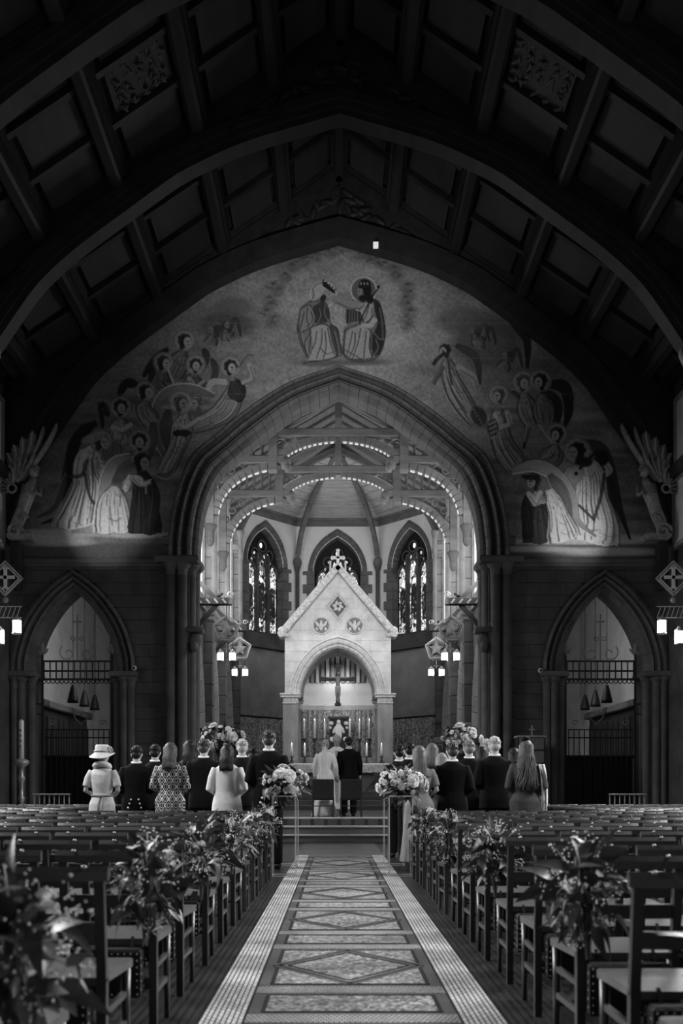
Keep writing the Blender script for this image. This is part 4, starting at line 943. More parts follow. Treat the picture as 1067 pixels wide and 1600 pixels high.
line([(133,740),(140,775),(150,788),(154,770)], 2.2, .10, .9); line([(110,745),(128,742),(136,720)], 3, .10, .8)
wing([(202,712),(180,722),(166,748),(158,790),(150,822),(112,830)], 10, 8, .56, 6); robe([(180,760,12),(176,790,24),(178,830,30)], .62, 10, .62, 13)
robe([(222,736,10),(224,760,16),(226,800,22),(226,832,27)], .075, 13, .45, 14); robe([(218,744,12),(214,752,15)], .5, 3, .5, 15); robe([(204,742,7),(196,764,7)], .58, 4, .5, 16)
head(223, 722, 11, .6, .035, .36, False); arm([(206,745),(220,757),(236,752)], 3.6, .45); wing([(238,750),(244,780),(236,830)], 5, 7, .10, 4); wing([(246,742),(262,744),(270,734)], 5, 3, .3, 4)
for k in range(6): el(228, 758+k*2.6, 1.6, 1.4, .4, .8)
# ---- right choir
wing([(712,540),(742,560),(750,600)], 9, 3, .14); robe([(698,560,9),(702,585,13),(712,610,15),(730,640,14),(742,662,8)], .27, 11, .4, 21); head(694, 548, 8.5, -.5, .03, .33, False); line([(694,552),(682,562),(678,568)], 3, .03, .9); arm([(692,574),(682,590),(678,598)], 3.2, .16); arm([(716,574),(738,588),(742,600)], 5, .3); line([(700,562),(703,586),(706,600)], 2, .07, .8)
el(748, 650, 12, 16, .06, .85, -.5); [el(740+3*k, 640+5*k, 2.5, 2.2, .2, .8) for k in range(6)]
wing([(800,612),(818,622),(826,650),(818,700)], 9, 4, .17, 6); wing([(800,606),(818,616),(827,650),(820,690)], 3, 3, .42, 3)
robe([(778,640,12),(780,672,16),(788,700,17),(806,726,20)], .30, 12, .42, 22); robe([(776,644,12),(778,668,11)], .42, 4, .5, 23); head(778, 618, 9, -.4, .10, .38); arm([(792,645),(796,662),(782,668)], 4, .42)
el(770, 668, 9, 14, .06, .8); [el(764+r_ % 13, 656+(r_*7) % 30, 2.3, 2, .36, .8) for r_ in range(12)]
wing([(852,600),(882,606),(888,640),(882,668)], 12, 4, .08, 6); wing([(846,612),(868,628),(872,660)], 10, 6, .07, 4)
robe([(818,614,9),(824,640,15),(832,662,14)], .30, 8, .45, 24); robe([(846,616,10),(850,640,17),(852,660,16)], .25, 8, .45, 25); head(818, 598, 10, .2, .10); head(843, 596, 10, -.4, .035)
robe([(868,696,9),(862,712,18),(846,720,14)], .26, 7, .45, 26); head(869, 679, 9.5, -.3, .05); line([(842,664),(862,692)], 1.4, .45); line([(880,692),(905,670),(930,684)], 2.4, .22)
wing([(904,692),(935,700),(952,730),(966,790),(984,842)], 13, 3, .13, 7); wing([(930,705),(950,760),(958,835)], 9, 7, .10, 5)
robe([(910,716,14),(922,745,24),(924,785,28),(930,820,36),(926,846,46)], .60, 15, .42, 27); head(899, 706, 12, -.8, .03, .36); el(912, 722, 14, 8, .05); arm([(890,736),(884,748),(896,754)], 5, .5); arm([(946,724),(952,736),(940,744)], 5, .5); el(942, 716, 9, 12, .04)
el(898, 742, 13, 17, .30, 1, .7); el(898, 742, 11, 15, .42, .9, .7); el(900, 740, 3, 3, .04); line([(906,732),(934,702)], 2.2, .06, 1)
line([(944,740),(940,770),(928,812)], 2.6, .10, .9); line([(928,812),(905,790)], 2.2, .10, .9); [line([(905+k*5,770+k*3),(925-k*2,745+k*9)], .8, .25, .6) for k in range(5)]
wing([(800,736),(836,728),(868,742),(890,770),(900,812),(930,838)], 13, 5, .60, 6); wing([(858,742),(880,775),(890,820)], 12, 6, .30, 6)
robe([(842,775,11),(838,800,18),(842,846,26)], .10, 12, .5, 28); robe([(826,770,7),(822,800,7),(826,840,7)], .05, 3, .6, 29); robe([(858,765,13),(872,800,14),(884,842,26)], .62, 9, .5, 30); robe([(838,768,11),(842,786,13)], .4, 4, .5, 31)
head(832, 752, 10.5, -.5, .06, .46, False); el(826, 746, 12, 4, .05, .9, .2); arm([(844,770),(836,784),(826,772)], 4.2, .5)
# ---- the crowned pair seated in the middle
el(532, 562, 80, 9, .20, .6, 0, .8)
def cq(pts): return [(430+.2156*x, 380+.2156*y) for x, y in pts]
def shape(pts, v, out=.03, a=1):
    p = cq(pts); poly(p, v, a); line(p+p[:1], .9, out, .6, 3)
def fold(pts, w=1.0, v=.05, a=.75): line(cq(pts), w, v, a); line([(x+2.2, y) for x, y in cq(pts)], 1.1, .42, .35)
ring20 = [(20*math.cos(t*PI/10), 20*math.sin(t*PI/10)) for t in range(21)]
el(505, 460, 20, 20, .36, .8); line([(505+x, 460+y) for x, y in ring20], 1, .52, .85, 2)
shape([(250,420),(190,470),(170,560),(160,640),(190,740),(230,830),(260,860),(400,830),(450,820),(465,700),(450,620),(400,580),(385,480),(350,420)], .24)
shape([(280,460),(350,420),(390,490),(380,560),(330,590),(290,570)], .10); shape([(180,480),(250,445),(290,540),(255,610),(170,640)], .27)
shape([(400,590),(450,620),(470,720),(490,800),(440,810),(400,700)], .13); shape([(260,610),(340,585),(390,610),(410,720),(440,820),(340,850),(250,855),(200,875),(260,800)], .36)
for f in ([(380,620),(400,720),(425,800)],[(300,640),(290,720),(255,790)],[(340,620),(335,720),(300,830)],[(250,620),(255,700),(240,820)],[(210,500),(195,570),(172,645)],[(235,470),(230,540),(245,600)],[(180,650),(200,730),(238,825)],[(360,640),(370,740),(350,840)],[(310,480),(320,520),(300,570)],[(350,450),(345,510),(370,560)],[(330,760),(370,800),(430,790)],[(260,500),(275,550),(235,605)],[(420,640),(440,720),(455,800)],[(250,660),(215,720),(225,790)]): fold(f)
shape([(270,330),(300,295),(350,290),(395,335),(360,350),(340,385),(300,415),(260,425),(280,380)], .40); el(510.5, 461, 6, 8, .33, 1, .5); el(505, 466, 4.5, 6, .06, 1, .4); el(514, 460, 1.1, .8, .03); line([(514,467),(511,469)], .8, .05)
poly(cq([(340,275),(365,280),(430,345),(440,365),(425,365),(345,310)]), .035); [line([(504+k*4.6,440+k*3.6),(506+k*4.6,437+k*3.6)], 1, .04, 1) for k in range(5)]
el(568, 453, 20, 20, .16, .9); line([(568+x, 453+y) for x, y in ring20], 1, .52, .9, 2)
shape([(640,420),(700,400),(750,430),(780,520),(795,620),(790,700),(760,800),(720,840),(640,860),(560,850),(510,830),(490,760),(500,640),(520,600),(600,560),(620,480)], .22)
shape([(515,470),(570,465),(620,500),(610,560),(520,585)], .08); [fold([(530+k*18,480),(528+k*19,570)], .9, .02, .6) for k in range(4)]
shape([(720,410),(760,440),(795,600),(795,700),(760,800),(700,830),(690,700),(740,600),(730,500)], .055); shape([(560,410),(640,430),(710,410),(715,520),(650,580),(615,500),(580,490)], .37)
shape([(540,600),(640,590),(690,640),(680,750),(700,830),(560,840),(500,800),(510,650)], .34)
arm(cq([(590,450),(520,445),(430,405)]), 6.5, .30)
for f in ([(560,640),(545,720),(520,810)],[(620,620),(600,720),(560,835)],[(660,640),(650,740),(640,845)],[(690,680),(685,760),(705,830)],[(590,600),(550,615),(505,640)],[(745,470),(765,580),(770,700)],[(700,640),(740,690),(790,700)],[(640,450),(610,480)],[(680,450),(660,520),(640,560)],[(700,470),(700,530),(660,590)],[(580,650),(575,740),(540,820)],[(720,700),(735,760),(700,820)],[(500,770),(560,800),(640,850)]): fold(f)
el(573, 453, 7.5, 10, .025); el(577, 466, 6, 9, .025, 1, -.4); el(562.5, 456, 4.6, 7, .27); el(566, 466, 5.5, 5, .03); el(561, 455, 1, .8, .02)
poly([(560,447),(562,439),(570,436),(578,439),(580,448),(561,451)], .04); [el(564+k*5, 443, 1.6, 2, .35, .9) for k in range(3)]
line(cq([(750,320),(680,430),(610,580)]), 1.2, .03, .95); el(591, 448, 2.6, 2.6, .05); arm(cq([(720,560),(690,600),(640,600)]), 4.5, .40); arm(cq([(590,580),(520,605)]), 2.2, .25)
el(500, 568, 34, 5, .10, .5, 0, .8); el(570, 566, 38, 5, .09, .5, 0, .8)
# canvas seams
for y in (505, 616, 560): mix(np.exp(-((YY-y)/1.0)**2), .32, .22)
C = np.clip(.27*(C/.27)**1.55, .006, .88)
# keep what lies between the great arch and the roof rib
WXm = PX(XX, YM); WZm = PZ(YY, YM)
go = np.array([(p.y, p.x) for p in GREAT.o]); hwA = np.interp(WZm, go[:,0], go[:,1], left=4.2, right=0); hwA = np.where(WZm > 11.4, -1, hwA-.05)
ro = np.array([(p.x, p.y) for p in RIB.o])[::-1]; zr = np.interp(np.abs(WXm), ro[:,0], ro[:,1])+.35
ok = (np.abs(WXm) > hwA) & (WZm < zr) & (np.abs(WXm) < 8.0) & (WZm > 6.68)
h_, w_ = XX.shape; idx = np.arange(h_*w_).reshape(h_, w_)
q = ok[:-1,:-1] & ok[1:,:-1] & ok[:-1,1:] & ok[1:,1:]
F4 = np.stack([idx[:-1,:-1][q], idx[1:,:-1][q], idx[1:,1:][q], idx[:-1,1:][q]], 1)
used = np.unique(F4); remap = np.full(h_*w_, -1); remap[used] = np.arange(len(used)); F4 = remap[F4]
V = np.stack([WXm.ravel()[used], np.full(len(used), YM), WZm.ravel()[used]], 1)
me = bpy.data.meshes.new('mural'); me.vertices.add(len(V)); me.vertices.foreach_set('co', V.ravel()); me.loops.add(F4.size); me.loops.foreach_set('vertex_index', F4.ravel().astype(np.int32))
me.polygons.add(len(F4)); me.polygons.foreach_set('loop_start', np.arange(0, F4.size, 4, dtype=np.int32)); me.update(calc_edges=True)
ca = me.color_attributes.new('paint', 'FLOAT_COLOR', 'POINT'); cv = C.ravel()[used]; ca.data.foreach_set('color', np.stack([cv,cv,cv,np.ones_like(cv)],1).ravel().astype(np.float32))
def mur(N, L, tc, b):
    a = N.new('ShaderNodeVertexColor'); a.layer_name = 'paint'; n = N.new('ShaderNodeTexNoise'); n.inputs['Scale'].default_value = 14; n.inputs['Detail'].default_value = 6; L.new(tc.outputs['Object'], n.inputs['Vector'])
    mx = N.new('ShaderNodeMix'); mx.data_type = 'RGBA'; mx.blend_type = 'MULTIPLY'; mx.inputs[0].default_value = .6
    L.new(a.outputs['Color'], mx.inputs[6]); L.new(ramp(N, L, n.outputs['Fac'], [(.3,.7),(.7,1.1)]), mx.inputs[7]); L.new(mx.outputs[2], b.inputs['Base Color']); b.inputs['Roughness'].default_value = .8
me.materials.append(pattern('mural_paint', mur)); mo = bpy.data.objects.new('mural', me); COL.objects.link(mo)
tag(mo, 'large painted mural of angels and a crowned seated pair above the chancel arch', 'mural')

# ------------------------------------------------------------------ carved angels at the feet of the trusses
GILTM = gm('carved_gilded_oak', .30, .35, .4, 9, .2, spec=.6)
def feather(root, p, q, w, curl):
    p, q = Vector(p), Vector(q); d = q-p; n = Vector((-d.z,0,d.x)).normalized()
    pts = [p, p+d*.35+n*curl*.25, p+d*.7+n*curl*.3, p+d*.93+n*curl*.12, q]
    b = MB().tube(pts, [w*.55, w, w*1.05, w*.9, w*.25], 7, .45); e = MB().tube([v+Vector((0,-w*.45,0)) for v in pts], [w*.2,w*.22,w*.22,w*.2,w*.1], 5)
    f = b.build('feather', GILTM, root, True); e.build('feather_quill', GILT if 0 else gm('gilded_edge', .6, .35, .2, 10, .05, spec=.6), f, True)
def carved_angel(sx, y, dz, lab):
    c = Vector((sx*7.28, y, 8.35+dz)); t = thing('carved_angel', lab, 'angel carving', (c.x, y, c.z-1.1))
    b = MB().loft([[(c.x+sx*ox+rx*math.cos(a), y-.02+ry*math.sin(a), c.z+z) for a in [k*PI/6 for k in range(12)]] for (ox, z, rx, ry) in ((.36,-1.25,.1,.1),(.30,-1.1,.15,.14),(.20,-.85,.16,.16),(.10,-.6,.15,.15),(.02,-.35,.17,.17),(-.06,-.12,.17,.15),(-.1,.02,.09,.08),(-.11,.1,.07,.07))])
    b.build('body', GILTM, t, True)
    hd = MB().ell((c.x-sx*.13,y-.06,c.z+.22), (.1,.11,.135), 12, 8).ell((c.x-sx*.2,y-.12,c.z+.2), (.035,.035,.035), 8, 5).build('head', GILTM, t, True)
    g = MB()
    for k in range(16): a = k*2.4; g.ell((c.x-sx*.12+.1*math.cos(a), y-.02+.08*math.sin(a), c.z+.27+.08*math.sin(k*1.7)), (.045,.045,.045), 7, 5)
    g.build('curls', GILTM, hd, True)
    for s2 in (-1, 1): MB().tube([(c.x-sx*.1+s2*.17,y-.05,c.z-.08),(c.x-sx*.12+s2*.2,y-.16,c.z-.35),(c.x-sx*.16+s2*.05,y-.24,c.z-.3)], [.065,.055,.045], 7).build('arm', GILTM, t, True)
    sh = (c.x+sx*.33, y+.02, c.z-.2)
    def fan(angs, lens, r0, w, dy, curl):
        for k, (an, l) in enumerate(zip(angs, lens)):
            a = R(180-an) if sx > 0 else R(an); feather(t, (sh[0]+r0*math.cos(a), sh[1]+dy+.012*k, sh[2]+r0*math.sin(a)), (sh[0]+l*math.cos(a), sh[1]+dy+.02*k, sh[2]+l*math.sin(a)), w, curl*sx)
    fan((58,66,74,83,93,104), (1.86,1.66,1.48,1.30,1.12,.95), .3, .115, .03, .22)
    fan((61,70,80,91,103), (1.02,.92,.82,.72,.62), .2, .10, -.07, .15)
    fan((92,108,124,140,158,178,200), (.5,.45,.4,.36,.33,.31,.3), .12, .06, -.13, .08)
    MB().tube([(sh[0]+.1*math.cos(k*PI/6), sh[1]-.2, sh[2]+.1*math.sin(k*PI/6)) for k in range(13)], .03, 6).build('wing_boss', GILTM, t, True)
    cb = MB(); cb.bbox(c.x-.3+.15*sx, c.x+.3+.15*sx, y-.2, y+.3, c.z-1.38, c.z-1.2, .05)
    cb.tube([(c.x+sx*.1+.16*math.cos(k*.6)*(1-k/18), y-.22, c.z-.9+.16*math.sin(k*.6)*(1-k/18)) for k in range(16)], .03, 6).tube([(c.x+sx*.25+.2*math.cos(k*.6)*(1-k/18), y-.22, c.z-1.2+.2*math.sin(k*.6)*(1-k/18)) for k in range(16)], .035, 6)
    cb.build('corbel', GILTM, t); MB().bbox(c.x-.10+sx*.32, c.x+.10+sx*.32, y-.05, y+.3, c.z-2.5, c.z-1.38, .03).build('wall_post', WOOD_D, t)
for sx, nm in ((-1,'left'),(1,'right')):
    carved_angel(sx, 23.25, 0, 'carved oak angel with raised wings at the %s foot of the wall truss' % nm)
    carved_angel(sx, 19.3, 0, 'carved oak angel at the %s truss foot one bay before the painted wall' % nm)
# ------------------------------------------------------------------ lamps
LGL = glow('lantern_glass', .9, 14.0)
def lantern(t, x, y, z, r=.085, h=.19):
    l = MB().lathe([(r*.9,-h/2),(r,-h/2+.02),(r,h/2-.02),(r*.9,h/2)], (x,y,z), 14).build('lantern_glass', LGL, t, True)
    b = MB().lathe([(r*1.1,h/2),(r*1.1,h/2+.03),(r*.5,h/2+.08),(.012,h/2+.12)], (x,y,z), 12).lathe([(r*1.1,-h/2-.025),(r*1.1,-h/2)], (x,y,z), 12)
    for k in range(4): a = PI/4+k*PI/2; b.bar((x+r*1.05*math.cos(a),y+r*1.05*math.sin(a),z-h/2), (x+r*1.05*math.cos(a),y+r*1.05*math.sin(a),z+h/2), .014, .014)
    b.build('lantern_cage', BRASS, l)
def ring_poly(c, r, n, a0, w, t, name, mat, y):
    pts = [Vector((c[0]+r*math.cos(a0+k*2*PI/n), y, c[1]+r*math.sin(a0+k*2*PI/n))) for k in range(n)]; b = MB()
    for p, q in zip(pts, pts[1:]+pts[:1]): b.bar(p, q+(q-p)*.03, w, w, (0,1,0))
    return b.build(name, mat, t)
for sx, nm in ((-1,'left'),(1,'right')):
    for k, (y, zp, xc) in enumerate(((27.0,5.52,3.05),(31.5,5.62,3.12))):
        x = sx*xc; t = thing('pentagon_lamp', 'hanging %s chancel star lamp in a pentagon above two lanterns, %s' % (nm, ('nearer the great arch','nearer the altar')[k]), 'lamp', (x, y, zp-.9), 0, 'chancel star lamps')
        ring_poly((x,zp), .36, 5, PI/2, .05, t, 'outer_frame', BRASS, y); ring_poly((x,zp), .29, 5, PI/2, .022, t, 'inner_frame', GILTM, y)
        st5 = []
        for j in range(10): a = PI/2+j*PI/5; r = .25 if j % 2 == 0 else .11; st5.append((x+r*math.cos(a), zp+r*math.sin(a)))
        MB().prism(st5, y-.015, y+.015).build('star', GILTM, t)
        MB().box(x-.01, x+.01, y-.01, y+.01, zp+.36, 6.2).build('hanging_rod', IRON, t)
        MB().box(x-.012,x+.012,y-.012,y+.012,zp-.62,zp-.36).box(x-.08,x+.08,y-.012,y+.012,zp-.56,zp-.53).build('small_cross', BRASS, t)
        MB().tube([(x-.22,y,zp-.3),(x-.1,y,zp-.37),(x,y,zp-.31),(x+.1,y,zp-.37),(x+.22,y,zp-.3)], .014, 5).build('scroll', BRASS, t)
        for s2 in (-1, 1): MB().box(x+s2*.165-.006, x+s2*.165+.006, y-.006, y+.006, zp-.62, zp-.3).build('chain', IRON, t); lantern(t, x+s2*.165, y, zp-.76)
        bk = thing('lamp_bracket', 'painted beam bracket carrying the %s chancel lamp %s' % (nm, ('nearer the great arch','nearer the altar')[k]), 'bracket', (sx*3.9, y, 6.2))
        x0, x1 = sorted((sx*2.9, sx*3.95)); MB().bbox(x0, x1, y-.09, y+.09, 6.16, 6.36, .02).build('beam', WOOD_D, bk)
        for j in range(4): MB().bar((sx*(3.05+.22*j),y-.095,6.2),(sx*(3.15+.22*j),y-.095,6.32),.05,.012,(0,1,0)).build('painted_chevron', STONE_L, bk)
        MB().bar((sx*4.0,y,7.0),(sx*3.3,y,6.3),.09,.12).build('upper_stay', WOOD_D, bk); MB().bar((sx*3.3,y,6.2),(sx*4.0,y,5.4),.09,.12).build('lower_stay', WOOD_D, bk)
        MB().tube([(sx*2.95+.09*math.cos(j*.6)*(1-j/16),y,6.45+.09*math.sin(j*.6)*(1-j/16)) for j in range(14)], .018, 5).build('scroll', BRASS, bk)
        MB().ell((sx*3.3,y,6.42),(.12,.05,.05),8,5).ell((sx*3.18,y,6.47),(.05,.04,.04),8,5).build('carved_bird', WOOD_D, bk, True)
    y, x, z = 21.5, sx*7.2, 5.72
    x = sx*7.24-.0; t = thing('cross_lamp', 'nave lamp hanging on the %s wall with a cross in a diamond above two lanterns' % nm, 'lamp', (x, y, z-1.4), 0, 'nave cross lamps')
    ring_poly((x,z), .37, 4, PI/2, .035, t, 'diamond_frame', BRASS, y); ring_poly((x,z), .30, 4, PI/2, .022, t, 'inner_frame', gm('pale_gilding', .85, .4, .1, 8, 0), y)
    MB().box(x-.035,x+.035,y-.015,y+.015,z-.22,z+.24).box(x-.2,x+.2,y-.015,y+.015,z-.01,z+.06).bbox(x-.06,x+.06,y-.02,y+.02,z+.2,z+.25,.01).bbox(x-.06,x+.06,y-.02,y+.02,z-.23,z-.18,.01).build('cross', gm('pale_gilding', .85, .4, .1, 8, 0), t)
    MB().bar((x,y,z+.36),(x,y,7.6),.012,.012).bar((x,y,z-.37),(x,y,z-.6),.015,.015).build('hanging_chain', IRON, t)
    b = MB(); b.box(x-.36,x+.36,y-.01,y+.01,z-.62,z-.60).box(x-.36,x+.36,y-.01,y+.01,z-.86,z-.84)
    for j in range(7): b.bar((x-.36+.1*j,y,z-.86),(x-.27+.1*j,y,z-.61),.014,.014)
    b.build('lattice_bar', BRASS, t)
    MB().ell((x,y,z-.47),(.07,.03,.07),8,5).build('boss', BRASS, t, True)
    for (dx, zz) in ((-sx*.25, -1.05), (sx*.12, -1.28)):
        MB().bar((x+dx,y,z+.02 if abs(dx) > .2 else z-.85),(x+dx,y,z+zz+.2),.008,.008).build('chain', IRON, t); lantern(t, x+dx, y, z+zz, .095, .26)
# ------------------------------------------------------------------ church chairs
def chair_meshes():
    P = {}
    P['seat'] = MB().add([(x,y,z) for z in (.425,.455) for (x,y) in ((-.2,-.01),(.2,-.01),(.23,.40),(.215,.425),(-.215,.425),(-.23,.40))],
        [(5,4,3,2,1,0),(6,7,8,9,10,11)]+[(i,(i+1)%6,(i+1)%6+6,i+6) for i in range(6)])
    for nm, sx in (('a',-1),('b',1)):
        P['rear_post'+nm] = MB().bar((sx*.2,.0,0),(sx*.2,0,.45),.036,.04,(0,1,0)).bar((sx*.2,0,.44),(sx*.2,-.05,.84),.036,.034,(0,1,0))
        P['leg'+nm] = MB().tube([(sx*.205,.38,0),(sx*.205,.38,.43)], [.016,.02], 8)
        P['stretcher'+nm] = MB().bar((sx*.2,0,.2),(sx*.205,.38,.2),.018,.026).bar((sx*.2,0,.32),(sx*.205,.38,.32),.018,.026)
    tr = MB()
    rows = []
    for k in range(9):
        x = -.235+.47*k/8; yb = -.055-.022*(1-(x/.235)**2); rows.append([(x,yb-.016,.812),(x,yb+.014,.812),(x,yb+.014,.858),(x,yb+.0,.865),(x,yb-.016,.843)])
    P['top_rail'] = tr.loft(rows)
    rows = []
    for k in range(7):
        x = -.2+.4*k/6; yb = -.02-.016*(1-(x/.2)**2); rows.append([(x,yb-.01,.60),(x,yb+.01,.60),(x,yb+.01,.66),(x,yb-.01,.66)])
    P['back_slat'] = MB().loft(rows)
    P['cross_stretcher'] = MB().bar((-.2,0,.26),(.2,0,.26),.02,.026).bar((-.2,.38,.16),(.2,.38,.16),.02,.026)
    for nm, sx in (('a',-1),('b',1)): P['bolt'+nm] = MB().ell((sx*.15,-.068,.862), (.011,.011,.009), 8, 4)
    return P
CP = {k: v.mesh(k, k.startswith('leg') or k.startswith('bolt')) for k, v in chair_meshes().items()}
for k, m in CP.items(): m.materials.append(SEAT_W if k in ('seat','top_rail') else (BRASS if k.startswith('bolt') else CHAIR_W))
far = MB()
for v in chair_meshes().values(): far.add(v.v, v.f)
FAR_ME = far.mesh('church_chair'); FAR_ME.materials.append(CHAIR_W)
HASS = MB().bbox(-.17,.17,-.045,.045,0,.22,.012).mesh('cushion'); HASS.materials.append(LEATHER)
b = MB()
for k in range(12):
    for z in (.02,.20): b.ell((-.155+.31*k/11,-.046,z), (.0055,.004,.0055), 6, 4)
for k in range(5):
    for x in (-.155,.155): b.ell((x,-.046,.05+.03*k), (.0055,.004,.0055), 6, 4)
    for s2 in (-1,1):
        for y in (-.03,.03): b.ell((s2*.171,y,.04+.035*k), (.004,.0055,.0055), 6, 4)
STUD = b.mesh('brass_studs'); STUD.materials.append(gm('bright_brass', .6, .25, .1, 5, 0, metal=.9))
hass_proto = None; chair_proto = None
def make_chair(x, y, rz, label, near):
    global chair_proto
    rz += random.uniform(-.035,.035)
    if not near:
        o = link_mesh('church_chair', FAR_ME, None, (x,y,0), (0,0,rz)); return tag(o, label, 'chair', 'church chairs in the nave rows')
    if chair_proto is None:
        t = thing('church_chair', label, 'chair', (x,y,0), rz, 'church chairs in the nave rows')
        for k, m in CP.items(): link_mesh(k[:-1] if k[-1] in 'ab' and k[:-1] in ('rear_post','leg','stretcher','bolt') else k, m, t)
        chair_proto = t; return t
    return dup(chair_proto, (x,y,0), rz, label)
def hassock(x, y, label):
    global hass_proto
    if hass_proto is None:
        t = thing('kneeling_cushion', label, 'kneeler', (x,y,.20), 0, 'studded kneelers hung behind chairs')
        link_mesh('cushion', HASS, t); s = link_mesh('brass_studs', STUD, t); s['kind'] = 'stuff'
        st_ = MB().bar((0,0,.2),(0,.05,.265),.014,.006).mesh('strap'); st_.materials.append(LEATHER)
        for xx in (-.12,.12): link_mesh('strap', st_, t, (xx,0,0))
        hass_proto = t; return
    dup(hass_proto, (x,y,.20), random.uniform(-.03,.03), label)
for sx, nm, d0, dd, nrow in ((-1,'left',2.675,.945,18),(1,'right',2.58,.81,21)):
    for r in range(nrow):
        d = d0+dd*r; lim = min(7.35, (.338 if sx < 0 else .352)*d+.3); skip = 0 if d < 13.6 else (3.75 if sx < 0 else 3.35)
        j = 0
        while True:
            x = 1.135+.52*j; 
            if x-.23 > lim: break
            if x > skip:
                row = ORD[r] if r < 20 else 'last'
                make_chair(sx*x+random.uniform(-.012,.012), d+random.uniform(-.02,.02), 0, 'oak church chair, %s row from the camera, %s seat %s of the aisle' % (row, ORD[j], nm), d < 8.6)
                if j < 2 and d < 8.6: hassock(sx*x, d-.058, 'studded leather kneeler hung behind chair, %s row from camera, %s seat %s of aisle' % (row, ORD[j], nm))
            j += 1
# ------------------------------------------------------------------ flowers
def leaf_mesh(name, l, w, bend, mat, tip=.5, wav=0):
    rows = []; n = 6
    for i in range(n+1):
        t = i/n; ww = w*math.sin(PI*min(1, t**tip))*.5+ (.002 if i < n else .0005); y = l*t; z = -bend*t*t*l
        rows.append([(-ww, y, z+ww*.35+wav*math.sin(t*9)), (0, y, z), (ww, y, z+ww*.35-wav*math.sin(t*9))])
    m = MB().grid(rows).mesh(name, True); m.materials.append(mat); return m
LF_A = gm('leaf_dark', .05, .4, .4, 20, .1, spec=.5); LF_B = gm('leaf_mid', .10, .4, .4, 20, .1, spec=.5); LF_C = gm('leaf_pale', .22, .5, .3, 20, .1)
LEAF = [leaf_mesh('leaf', .15, .075, .35, LF_A), leaf_mesh('leaf', .13, .06, .5, LF_B), leaf_mesh('leaf', .10, .06, .2, LF_B, .6), leaf_mesh('leaf', .11, .04, .4, LF_C, .55), leaf_mesh('leaf', .20, .08, .5, LF_A, .5, .004)]
LONG = [leaf_mesh('long_leaf', .34, .055, .35, LF_B, .62), leaf_mesh('long_leaf', .30, .05, .7, LF_A, .7, .006)]
PETAL = gm('white_petal', .80, .7, .08, 12, .1); PETAL2 = gm('cream_petal', .6, .7, .15, 12, .1)
def bloom_mesh(name, r, layers, mat, seed):
    rnd = random.Random(seed); b = MB()
    for L_ in range(layers):
        n = 5+L_; f = (L_+1)/layers
        for k in range(n):
            a = 2*PI*k/n+L_*.7+rnd.uniform(-.2,.2); tilt = .25+1.05*f; l = r*(.55+.5*f); w = r*(.42+.25*f); rows = []
            for i in range(5):
                t = i/4; ww = w*(.3+.9*math.sin(PI*(.12+.68*t)))*.6; rr = l*t*math.sin(tilt*(.6+.4*t)); zz = l*t*math.cos(tilt*(.6+.5*t))+.02*r
                row = []
                for s in (-1,-.4,.4,1):
                    cx = rr*math.cos(a)-s*ww*math.sin(a); cy = rr*math.sin(a)+s*ww*math.cos(a); row.append((cx-(1-s*s)*0, cy, zz+abs(s)*ww*.25+rnd.uniform(-.04,.04)*r))
                rows.append(row)
            b.grid(rows)
    b.ell((0,0,r*.35), (r*.3,r*.3,r*.35), 8, 6); m = b.mesh(name, True); m.materials.append(mat); return m
BIG = [bloom_mesh('peony', .085, 5, PETAL, s) for s in (1,2)]; SMALL = [bloom_mesh('rose', .045, 4, PETAL, 3), bloom_mesh('rose', .04, 4, PETAL2, 4)]
def sprig_mesh(seed, R_, n, br=.007):
    rnd = random.Random(seed); b = MB()
    for k in range(n):
        v = Vector((rnd.gauss(0,1), rnd.gauss(0,1), rnd.gauss(0,1))).normalized(); c = Vector((v.x*R_[0], v.y*R_[1], v.z*R_[2]))*rnd.uniform(.75,1.1)
        b.tube([c*.45, c*.8, c], .0012, 3)
        for j in range(6): o = c+Vector((rnd.gauss(0,.016), rnd.gauss(0,.016), rnd.gauss(0,.016))); s = br*rnd.uniform(.6,1.3); b.ell(o, (s,s,s), 5, 4)
    m = b.mesh('white_sprigs', True); m.materials.append(PETAL); return m
SPR = [sprig_mesh(1, (.19,.15,.22), 62, .0045), sprig_mesh(2, (.19,.15,.22), 62, .0045), sprig_mesh(3, (.26,.2,.2), 46, .011), sprig_mesh(4, (.26,.2,.2), 46, .011)]
